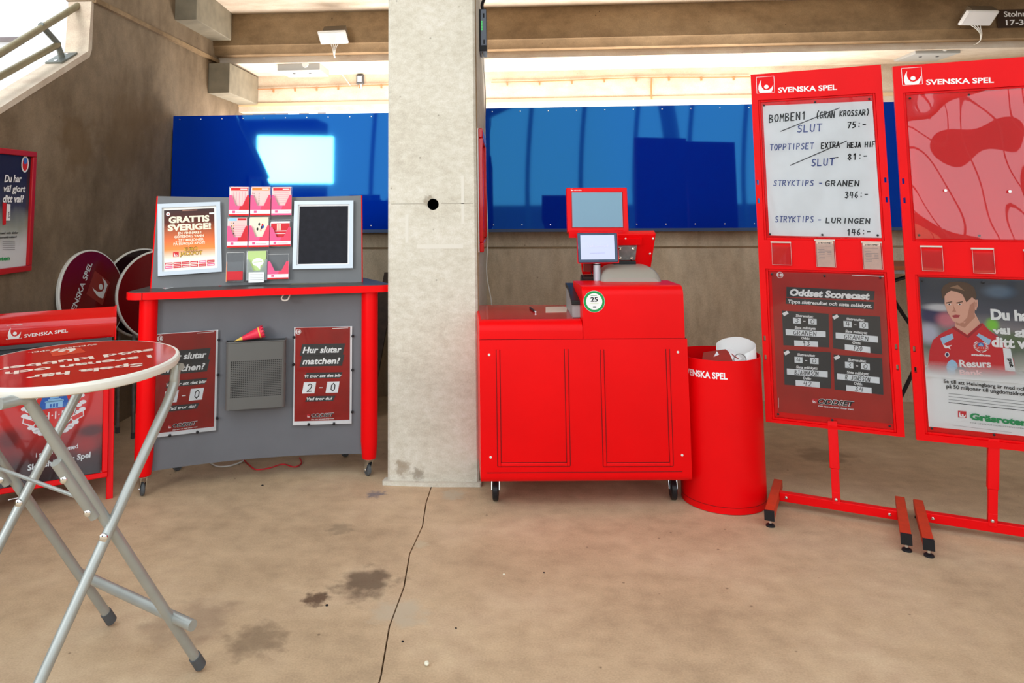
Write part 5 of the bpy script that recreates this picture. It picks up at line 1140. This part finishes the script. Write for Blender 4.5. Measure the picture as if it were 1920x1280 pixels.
# handwritten price sheet
t=thing('price_sheet',tuple(B1.p(.3,1.4,.02)),'white paper with handwritten bets and prices on the left board','poster')
c=[B1.at(*k1(*q)) for q in ((96,250),(752,222),(812,1042),(136,1028))]; m=MB(); m.poly(B1,c[::-1],.0015,paper); m.poly(B1,c[::-1],.0005,paper); m.build('paper_sheet',t)
m=MB(); H_=lambda st,xa,ya,xb,yb,xt,yt,mm=ink,w=.0055: m.handpx(B1,st,k1(xa,ya),k1(xb,yb),k1(xt,yt),.003,mm,w)
H_('BOMBEN1',132,352,360,330,130,308); H_('(GRAN',412,326,530,322,412,288); H_('KROSSAR)',556,314,738,306,556,282)
H_('SLUT',300,410,455,402,298,368,inkb); H_('75:-',600,385,720,380,600,350)
H_('TOPPTIPSET',136,518,405,508,134,484,inkb,.0045); H_('EXTRA',445,508,560,500,445,474); H_('HEJA HIF',602,502,772,496,602,472)
H_('SLUT',385,612,530,606,384,572,inkb); H_('81:-',602,576,728,570,602,540)
H_('STRYKTIPS',158,730,405,730,158,698,inkb,.0045); H_('-',430,730,455,730,430,700,inkb); H_('GRANEN',468,732,680,732,468,700); H_('346:-',586,804,732,800,586,768)
H_('STRYKTIPS',168,948,405,948,168,914,inkb,.0045); H_('-',425,950,450,950,425,920,inkb); H_('LURINGEN',472,952,745,958,472,922); H_('146:-',598,1028,748,1024,598,992)
for a,b in (((205,404),(556,264)),((262,608),(600,462))): m.line(B1,[B1.at(*k1(*a)),B1.at(*k1(*b))],.005,.003,char)
m.line(B1,[B1.at(*k1(500,566)),B1.at(*k1(548,560))],.005,.003,ink)
m.build('handwriting',t)
def cover(F_,ia,w_,t_,amp,nm='clear_cover',mt=None):
    m=MB(); m.sheet(F_,ia[0]+.013,ia[1]-.013,w_[0]+.013,w_[1]-.013,.0105 if not mt else .020,mt or clearp,28,40,lambda x,y:amp*(math.sin(3.1*x+2.2*math.sin(4*y)+.6)*.6+math.sin(7*y+3*x)*.35+.3*math.sin(11*x+5*y)))
    m.build(nm,t_)
cover(B1,ia,tw,t1,.0012); cover(B1,ia,lw,t1,.0018); cover(B2,ia2,tw2,t2,.0075,mt=wavy); cover(B2,ia2,lw2,t2,.001)
m=MB()
for q in ((1731+40,357),(1891,359)): a,b=B2.at(*q); m.disc(B2,a,b,.007,.0300,white,12)
m.build('white_dot',t2)
# scorecast poster
t=thing('scorecast_poster',tuple(B1.p(.3,.5,.02)),'creased red scorecast poster with grey boxes, lower half of left board','poster')
c=[B1.at(*k2(*q)) for q in ((108,70),(908,102),(945,1150),(135,1055))]
a0=(c[0][0]+c[3][0])/2; a1=(c[1][0]+c[2][0])/2; b0,b1=(c[3][1]+c[2][1])/2,(c[0][1]+c[1][1])/2
m=MB(); m.sheet(B1,a0,a1,max(b0,lw[0]+.014),b1,.0012,mat('scorecast_red',(.42,.022,.016),.4,noise=.15,scale=6),16,26,lambda x,y:.0012*abs(math.sin(2*PI*y))+.001*abs(math.sin(2*PI*x))); m.build('poster_sheet',t)
m=MB(); kz=.0045; q2=lambda *a:B1.at(*k2(*a))
def qd(pts,mm,z=kz): m.poly(B1,[q2(*p) for p in pts][::-1],z,mm)
qd([(205,178),(828,208),(822,272),(205,250)],char); qd([(200,255),(824,285),(820,338),(200,298)],char)
T_=lambda st,xa,ya,xb,yb,xt,yt,mm=white,**kw: m.textpx(B1,st,k2(xa,ya),k2(xb,yb),k2(xt,yt),kz+.0006,mm,**kw)
T_('Oddset Scorecast',230,238,795,268,233,192,bold=.05,shear=.2); T_('Tippa slutresultat och sista målskytt.',218,292,808,325,220,268,bold=.03,shear=.2)
cells=[((175,346),(503,368),(506,606),(184,590)),((528,370),(866,388),(880,655),(535,612)),((184,622),(518,640),(520,896),(192,868)),((538,655),(880,682),(890,940),(545,902))]
vals=[('3','0','GRANEN','93'),('4','0','GRANEN','120'),('4','0','BJARNASON','42'),('3','0','R JONSSON','34')]
for i,(cc,vl) in enumerate(zip(cells,vals)):
    qd(cc,char); A=[V(p) for p in cc]
    def L(x,y):
        p=A[0].lerp(A[1],x).lerp(A[3].lerp(A[2],x),y); return (p.x,p.y)
    def tt(st,x0,x1,y,h): a_=L(x0,y);b_=L(x1,y);c_=L(x0,y-h); T_(st,*a_,*b_,*c_,bold=.03,shear=.2)
    tt('Slutresultat:',.29,.67,.15,.075); tt('Sista målskytt:',.26,.72,.50,.075); tt('Odds:',.40,.58,.80,.075)
    qd([L(.23,.18),L(.40,.18),L(.40,.35),L(.23,.35)],paper,kz+.0004); qd([L(.56,.18),L(.74,.18),L(.74,.35),L(.56,.35)],paper,kz+.0004); qd([L(.45,.26),L(.50,.26),L(.50,.28),L(.45,.28)],white,kz+.0004)
    qd([L(.06,.53),L(.93,.53),L(.93,.70),L(.06,.70)],paper,kz+.0004); qd([L(.24,.84),L(.76,.84),L(.76,1.0),L(.24,1.0)],paper,kz+.0004)
    qd([L(.00,.08),L(.10,.0),L(.14,.07),L(.04,.16)],white,kz+.0004)
    for st,x0,x1,y,h in ((vl[0],.26,.37,.33,.13),(vl[1],.59,.71,.33,.13),(vl[2],.22,.74,.68,.12),(vl[3],.40,.60,.98,.13)):
        m.handpx(B1,st,k2(*L(x0,y)),k2(*L(x1,y)),k2(*L(x0,y-h)),kz+.001,char,.0028)
a,b=q2(160,95); m.disc(B1,a,b,.017,kz,white,20); m.disc(B1,a,b,.0145,kz+.0004,MATS['scorecast_red'],20); T_('18',142,104,180,106,142,84,bold=.04)
qd([(385,965),(425,968),(425,1000),(385,997)],redcol,kz); a,b=q2(387,996); m.logo(B1,a,b,.022,kz+.0006,white,False)
T_('ODDSET',428,1000,688,1022,430,965,bold=.07,shear=.3); m.textpx(B1,'ODDSET',k2(428,1000),k2(688,1022),k2(430,967),kz+.0012,ink,bold=.03,shear=.3)
T_('Den som vet mest vinner mest',430,1022,680,1048,430,1010,bold=.03,shear=.2); m.line(B1,[q2(668,96),q2(890,106)],.003,kz,white); m.line(B1,[q2(150,962),q2(150,1030)],.002,kz,white)
m.build('lettering',t)
# receipt pockets under the upper windows
def pocket(F_,pp,t_,tab):
    c=[F_.at(*q) for q in pp]; a0=c[0][0];a1=c[1][0];b1=c[0][1];b0=c[2][1]
    m=MB(); ed=mat('pocket_edge',(.78,.45,.42),.3); m.pane(F_,a0,a1,b0,b1-.012,.0285,wavy); m.side(F_,a0,b0,b1,.0195,.0285,clear); m.side(F_,a1,b0,b1,.0195,.0285,clear)
    for q in ((a0,a0+.0014,b0,b1),(a1-.0014,a1,b0,b1),(a0,a1,b0,b0+.0014)): m.box(F_,*q,.0195,.0288,ed)
    po=m.build('ticket_pocket',t_)
    m=MB(); m.box(F_,a0-.004,a1+.001,b1,b1+.008,.0185,.0265,mat('pocket_tape',(.62,.55,.48),.5)); m.build('top_tape',po)
    return a0,a1,b0,b1
p1=[((150,1072),(266,1076),(272,1205)),((412,1060),(528,1064),(534,1218)),((690,1072),(808,1076),(816,1232))]
for i,pp in enumerate(p1):
    P_=[k1(*q) for q in pp]; a0,a1,b0,b1=pocket(B1,P_,t1,1)
    if i:
        t_=thing('bet_receipt',tuple(B1.p((a0+a1)/2,b0,.022)),'printed bet receipt in the %s pocket of the left board'%('middle' if i==1 else 'right'),'receipt')
        m=MB(); m.box(B1,a0+.004,a1-.006,b0+.002,b1+.004,.0225,.0235,paperw); m.build('slip',t_); m=MB(); w=a1-a0
        m.text(B1,'STRYKTIPSET',(a0+w*.15,b1-.014),(a0+w*.85,b1-.014),.008,.024,ink,bold=.03)
        for j in range(9): m.line(B1,[(a0+w*(.12+.05*(j%2)),b1-.028-j*.0085),(a0+w*(.45 if j%3 else .8),b1-.028-j*.0085)],.0018,.024,mat('grey_print',(.3,.3,.3),.6)); 
        for j in range(3,7): m.line(B1,[(a0+w*.6,b1-.028-j*.0085),(a0+w*.8,b1-.028-j*.0085)],.0018,.024,MATS['grey_print'])
        m.build('print',t_)
for pp in (((168,1105),(290,1108),(298,1242)),((458,1118),(582,1120),(598,1256)),((755,1128),(880,1132),(892,1270))): pocket(B2,[k3(*q) for q in pp],t2,2)
# player poster
t=thing('player_poster',tuple(B2.p(.3,.5,.02)),'poster of a young man in a red football shirt on the right board','poster')
q4=lambda *a:B2.at(*k4(*a))
c=[q4(90,243),q4(670,272),q4(106,1092)]; a0=(c[0][0]+c[2][0])/2; a1=W1_-a0-.0; b1=c[0][1]; b0=c[2][1]
pg=gradient('player_poster_print',[(0,(.82,.82,.82)),(.34,(.82,.82,.82)),(.44,lin((190,188,180))),(.56,lin((105,115,105))),(.72,lin((130,125,130))),(.80,lin((75,80,95))),(.9,lin((58,66,80))),(1,lin((56,64,76)))],.3,.0,.06,
 [(.08,.74,.14,.07,lin((38,42,90)),.9),(.16,.80,.16,.03,lin((205,205,208)),.9),(.20,.72,.10,.06,lin((215,120,135)),.8),(.05,.62,.10,.08,lin((200,205,225)),.7),(.55,.70,.06,.05,lin((130,210,60)),.9),(.70,.60,.14,.07,lin((85,110,70)),.8),(.62,.92,.14,.05,lin((96,118,140)),.8),(.85,.74,.10,.08,lin((60,62,70)),.6)])
m=MB(); m.sheet(B2,a0,a1,b0,b1,.0012,pg,1,1); m.build('poster_sheet',t)
m=MB()
def P4(pts,mm,z): m.poly(B2,[q4(*p) for p in pts][::-1],z,mm)
def E4(x,y,rx,ry,mm,z,n=24): P4([(x+rx*math.cos(2*PI*i/n),y+ry*math.sin(2*PI*i/n)) for i in range(n)],mm,z)
z=.003
shirt=mat('shirt_red_print',lin((205,30,45)),.4); shirt2=mat('shirt_dark_print',lin((160,20,40)),.4)
P4([(270,525),(200,560),(150,600),(130,660),(120,760),(160,800),(330,815),(480,815),(620,800),(612,720),(580,640),(520,580),(470,545),(430,502),(350,560)],shirt,z)
P4([(255,530),(275,520),(345,575),(420,505),(435,512),(350,590)],shirt2,z+.0004)
P4([(190,590),(260,562),(268,592),(205,625)],cyan,z+.0005); P4([(398,575),(410,562),(482,600),(470,630)],cyan,z+.0005)
P4([(480,560),(540,600),(520,590),(450,540)],navy,z+.0004)
P4([(275,470),(385,440),(420,505),(345,570),(275,525)],skin,z+.0006); P4([(275,475),(330,505),(385,440),(390,470),(330,530),(280,510)],skind,z+.0007)
P4([(215,350),(240,318),(300,308),(360,320),(392,368),(388,440),(350,490),(300,505),(262,492),(232,440),(216,395)],skin,z+.001)
P4([(385,372),(404,370),(406,400),(396,432),(386,425)],skin,z+.0009); P4([(390,385),(399,385),(398,415),(391,412)],skind,z+.0013)
P4([(360,400),(388,380),(388,440),(350,490),(315,503),(345,470)],skind,z+.0012)
P4([(205,368),(196,320),(210,290),(245,270),(300,266),(350,275),(385,300),(398,345),(392,372),(372,355),(340,385),(318,340),(285,325),(252,318),(225,335)],hair,z+.0016)
P4([(245,300),(290,285),(330,320),(300,310)],mat('hair_light_print',lin((150,115,90)),.5),z+.002)
for x in (242,302): P4([(x-20,386),(x+16,378),(x+18,384),(x-18,392)],hair,z+.0015); E4(x,397,11,4.5,white,z+.0015,12); E4(x,397,5,4.5,ink,z+.0018,10)
P4([(262,395),(268,425),(258,438),(282,440),(276,425)],skind,z+.0013); P4([(255,462),(278,455),(305,458),(296,472),(270,474)],mat('lip_print',lin((170,60,70)),.5),z+.0015)
E4(230,683,13,15,white,z+.0012); E4(230,683,9,11,navy,z+.0015)
P4([(205,622),(228,634),(258,628),(244,640),(250,655),(236,645),(222,648),(212,640)],white,z+.0012)
a,b=q4(423,637); crest(m,B2,a,b,.030,z+.0012)
tx=lambda st,xa,ya,xb,yb,xt,yt,mm=white,**kw: m.textpx(B2,st,k4(xa,ya),k4(xb,yb),k4(xt,yt),z+.003,mm,**kw)
tx('stadium',368,688,477,693,368,676,bold=.05); tx('Resurs',302,752,482,754,302,712,bold=.03); tx('Bank',302,796,434,800,302,768,mat('faded_white_print',lin((235,205,205)),.5),bold=.03)
E4(258,758,32,45,cyan,z+.0012); P4([(270,775),(300,750),(330,760),(345,790),(300,800)],mat('blur_plum',lin((120,80,100)),.5),z+.0014)
P4([(548,645),(592,650),(620,780),(562,775)],paper,z+.0012); tx('put',578,705,590,755,602,703,ink,bold=.04)
fd=bpy.data.materials.new('print_fade'); fd.use_nodes=True; _n=fd.node_tree; _b=_n.nodes['Principled BSDF']; _b.inputs['Base Color'].default_value=(.82,.82,.82,1); _b.inputs['Roughness'].default_value=.4
_u=_n.nodes.new('ShaderNodeUVMap'); _s=_n.nodes.new('ShaderNodeSeparateXYZ'); _m=_n.nodes.new('ShaderNodeMapRange'); _m.inputs[1].default_value=0; _m.inputs[2].default_value=1; _m.inputs[3].default_value=1; _m.inputs[4].default_value=0
_n.links.new(_u.outputs[0],_s.inputs[0]); _n.links.new(_s.outputs[1],_m.inputs[0]); _n.links.new(_m.outputs[0],_b.inputs['Alpha'])
fy0=q4(300,822)[1]; fy1=q4(300,725)[1]; m.sheet(B2,a0,a1,fy0,fy1,z+.0022,fd)
tx('Du har',480,480,740,492,480,422,bold=.05); tx('väl gjort',487,560,800,582,487,525,bold=.05); tx('ditt val?',484,635,770,652,484,580,bold=.05)
tx('Se till att Helsingborg är med och delar',210,843,765,898,212,822,ink,bold=.015); tx('på 50 miljoner till ungdomsidrotten!',226,872,730,925,228,850,ink,bold=.015)
gp=MATS['grey_print']
for j in range(4): 
    p,q=q4(240,905+j*17),q4(700,955+j*17); m.line(B2,[p,q],.0028,z,gp if j!=3 else ink)
P4([(292,1003),(340,1007),(340,1045),(292,1040)],redcol,z); a,b=q4(294,1040); m.logo(B2,a,b,.034,z+.0006,white,False)
tx('Gräsroten',360,1050,690,1090,360,1014,mat('leaf_green_print',lin((40,150,90)),.5),bold=.05); tx('FÖR UNGDOMSIDROTTEN I SVERIGE',362,1074,700,1112,362,1066,gp,bold=0)
m.line(B2,[q4(260,1085),q4(600,1128)],.0012,z,gp)
m.build('print',t)

# ============================================================ FOLDING TABLE BEHIND THE BOARDS
t=thing('folding_table',(2.95,6.1,0),'folding table with brown edge and black legs seen between the boards','table')
pz=atY(1690,493,6.05); zt_=pz.z
m=MB(); m.wbox(2.55,4.3,5.75,6.3,zt_-.028,zt_,orangew); m.build('table_top',t); m=MB(); m.wbox(2.56,4.29,5.76,6.29,zt_-.055,zt_-.0285,galv); m.build('under_frame',t)
for x in (2.75,4.1):
    a=atY(1683,535,6.0)
    m=MB(); m.tube(smoothpath([V((x+.5,5.85,zt_-.06)),V((x+.2,5.86,zt_-.09)),V((x+.10,5.88,zt_-.2)),V((x+.35,5.95,.55)),V((x+.75,6.05,.02))],6),.014,black,10); m.build('leg',t)
    m=MB(); m.tube([V((x+.62,5.9,zt_-.06)),V((x+.15,6.05,.02))],.014,black,10); m.build('leg',t)
    m=MB(); m.tube([V((x+.18,6.05,.02)),V((x+.05,6.05,.02))],.016,rubber,10); m.build('foot',t)

# ============================================================ FOREGROUND ROUND TABLE
zt_=1.1; cx_,cy_,R_=-1.430,2.424,.330
nz=V((-.0086,-.0334,1)).normalized(); c=V((cx_,cy_,zt_))
t=thing('round_table',(cx_,cy_,0),'round red folding table with white rim and grey tube legs, in front','table')
u=V((math.cos(math.radians(8)),math.sin(math.radians(8)),0)); u=(u-nz*nz.dot(u)).normalized(); TF=Frame(c,u,nz.cross(u),nz)
m=MB(); m.lathe(c-nz*.034,nz,[(0,0),(R_-.02,0),(R_-.004,.006),(R_,.014),(R_,.026),(R_-.004,.0325),(R_-.010,.034),(R_-.014,.034)],offw,96); tp=m.build('tabletop',t)
m=MB(); m.lathe(c-nz*.0004,nz,[(R_-.012,0),(0,.0001)],mat('tabletop_red',(.46,.012,.008),.10,coat=.25),96); m.build('laminate',tp)
m=MB(); q5=lambda x,y:(x/5.333,620+y/5.333)
tq=lambda st,xa,ya,xb,yb,xt,yt,mm,**kw: m.textpx(TF,st,q5(xa,ya),q5(xb,yb),q5(xt,yt),.0004,mm,**kw)
tw_=mat('tabletop_print',lin((228,205,190)),.2)
m_=m
def tabletext(st,xa,ya,xb,yb,hh,bold):
    """upside-down lettering facing the far side: A is the far-right start of the word"""
    A=V(TF.at(*q5(xa,ya)));B=V(TF.at(*q5(xb,yb))); m.text(TF,st,A,B,hh,.0006,tw_,bold=bold)
tabletext('Spela här',1425,322,265,452,.046,.035); tabletext('i arenan och',1510,242,50,415,.046,.035); tabletext('stöd klubben',1525,180,-60,378,.046,.035); 
tabletext('SVENSKA SPEL',965,130,280,216,.022,.015)
A=V(TF.at(*q5(800,172))); Bq=V(TF.at(*q5(500,200))); P_=[TF.at(*q5(*q)) for q in ((490,195),(800,172),(862,214),(525,256))]
m.poly(TF,P_ if True else P_,.0003,mat('tabletop_orange',(.55,.05,.02),.25)); 
O_=V(P_[1]); ux=(V(P_[0])-V(P_[1])); 
LF=Frame(TF.p(*P_[1],.0004),TF.p(*P_[0],0)-TF.p(*P_[1],0),TF.p(*P_[2],0)-TF.p(*P_[1],0)); 
LF.u=(TF.p(*P_[0],0)-TF.p(*P_[1],0)).normalized(); LF.v=nz.cross(LF.u); LF.n=nz
kk=(TF.p(*P_[0],0)-TF.p(*P_[1],0)).length; LF.o=TF.p(*P_[1],.0004)
sgn=1 if (TF.p(*P_[2],0)-TF.p(*P_[1],0)).dot(LF.v)>0 else -1
m.logo(LF,.0,-.0 if sgn>0 else -kk*.0,kk*.95,.0006,tw_,False)
m.build('lettering',tp)
# legs: P pair (near C,D feet) and Q pair (A,B feet)
Aq=V((-1.085,2.69,0)); Bq=V((-1.544,2.945,0)); d=(Bq-Aq).normalized(); nn=V((-.4856,-.8742,0)); rt_=.0165
LP=(Bq-Aq).length
def leg(p0,p1,p2,up=False):
    p15=p1.lerp(p2,.25)+V((0,0,.02)) if not up else p1*.8+p2*.2
    """straight tube bending upright near the top"""
    m=MB(); m.tube([p0]+smoothpath([p0.lerp(p1,.12),p0.lerp(p1,.5)]+([p0.lerp(p1,.90),p0.lerp(p1,.965),p1.lerp(p2,.22)+(p1-p0)*.004,p1.lerp(p2,.5),p2] if up else [p0.lerp(p1,.93),p1,p15,p2]),8),rt_,steel,20); o=m.build('leg',t)
    dd=(p1-p0).normalized(); m=MB(); m.tube([p0-dd*.004,p0+dd*.045],rt_+.0035,rubber,20); m.build('foot_cap',o); return o
ztp=zt_-.036
def P3d(base,s,z): return base+nn*s+V((0,0,z))
off=.03
SQ=.62; DQ=.0
Qp=lambda bs,s: bs+nn*s+d*DQ*(s/SQ)+V((0,0,.02+(ztp-.12)*s/SQ))
for bs in (Aq,Bq): leg(Qp(bs,0),Qp(bs,SQ)+V((0,0,.062)),P3d(bs,SQ+.09,ztp-.010))
of=.02
for bs in (Aq-d*of,Bq-d*(of+.02)): leg(P3d(bs,.70,.02)+d*.012,P3d(bs,.158,ztp-.085),P3d(bs,.145,ztp),True)
lift=V((0,0,.022))+nn*.012
for bs in (Aq,Bq):
    m=MB(); m.tube([Qp(bs,.40)+lift,Qp(bs,.53)+lift],rt_*.97,steel,18); m.build('sleeve_tube',t)
    for s_ in (.42,.50):
        m=MB(); q=Qp(bs,s_)+lift*.6; m.lathe(q+(nn*.8-d*.45).normalized()*.017,(nn*.8-d*.45),[(.011,-.002),(.011,.003),(.006,.006),(0,.006)],chrome,16); m.build('bolt',t)
m=MB(); a=Qp(Aq,.145); b=Qp(Bq,.145); bk=V((.012,.026,-.012)); m.tube([a-d*.105+bk,b+d*.03+bk],.0175,steel,20); m.build('stretcher',t)
a=Qp(Aq,.46); b=Qp(Bq,.46); m=MB(); m.tube([a,b],.006,steel,10); m.build('thin_stretcher',t)
for bs in (Aq-d*of,Bq-d*(of+.02)):
    q=P3d(bs,.381,.02+.567)+d*.006; m=MB(); m.lathe(q+(nn*.8-d*.5).normalized()*(rt_),(nn*.8-d*.5),[(.013,-.002),(.013,.003),(.007,.006),(0,.006)],chrome,16); m.build('pivot_bolt',t)
for s_ in (.14,.52):
    m=MB(); a=P3d(Aq,s_,ztp-.006)-d*.04; b=P3d(Bq,s_,ztp-.006)+d*.02; m.tube([a,b],.012,steel,12); m.build('top_rail',t)
# pebbles and litter on the floor
p=atZ(800,1243,.008); m=MB(); m.lathe(V((p.x,p.y,0)),(0,0,1),[(0,.0),(.007,.003),(.009,.008),(.006,.014),(0,.015)],peb,10); tag(m.build('pebble'),'small white pebble on the floor near the joint, bottom centre','pebble')
for i,(x,y,r) in enumerate(((613,1135,.007),(492,910,.008),(1020,1074,.004),(855,1178,.004),(755,1203,.005),(945,1077,.006))):
    p=atZ(x,y,0); m=MB(); m.lathe(p,(0,0,1),[(0,0),(r,.001),(r*.7,.004),(0,.005)],blackm if i!=5 else peb,7)
    tag(m.build('grit'),['dark grit crumb left of the dark floor stain','dark crumb on the floor below the grey counter','tiny dark crumb on floor, right of the joint, upper one','tiny dark crumb on floor, right of the joint, lower one','small dark crumb beside the floor joint','pale crumb on the floor below the cash desk'][i],'grit')
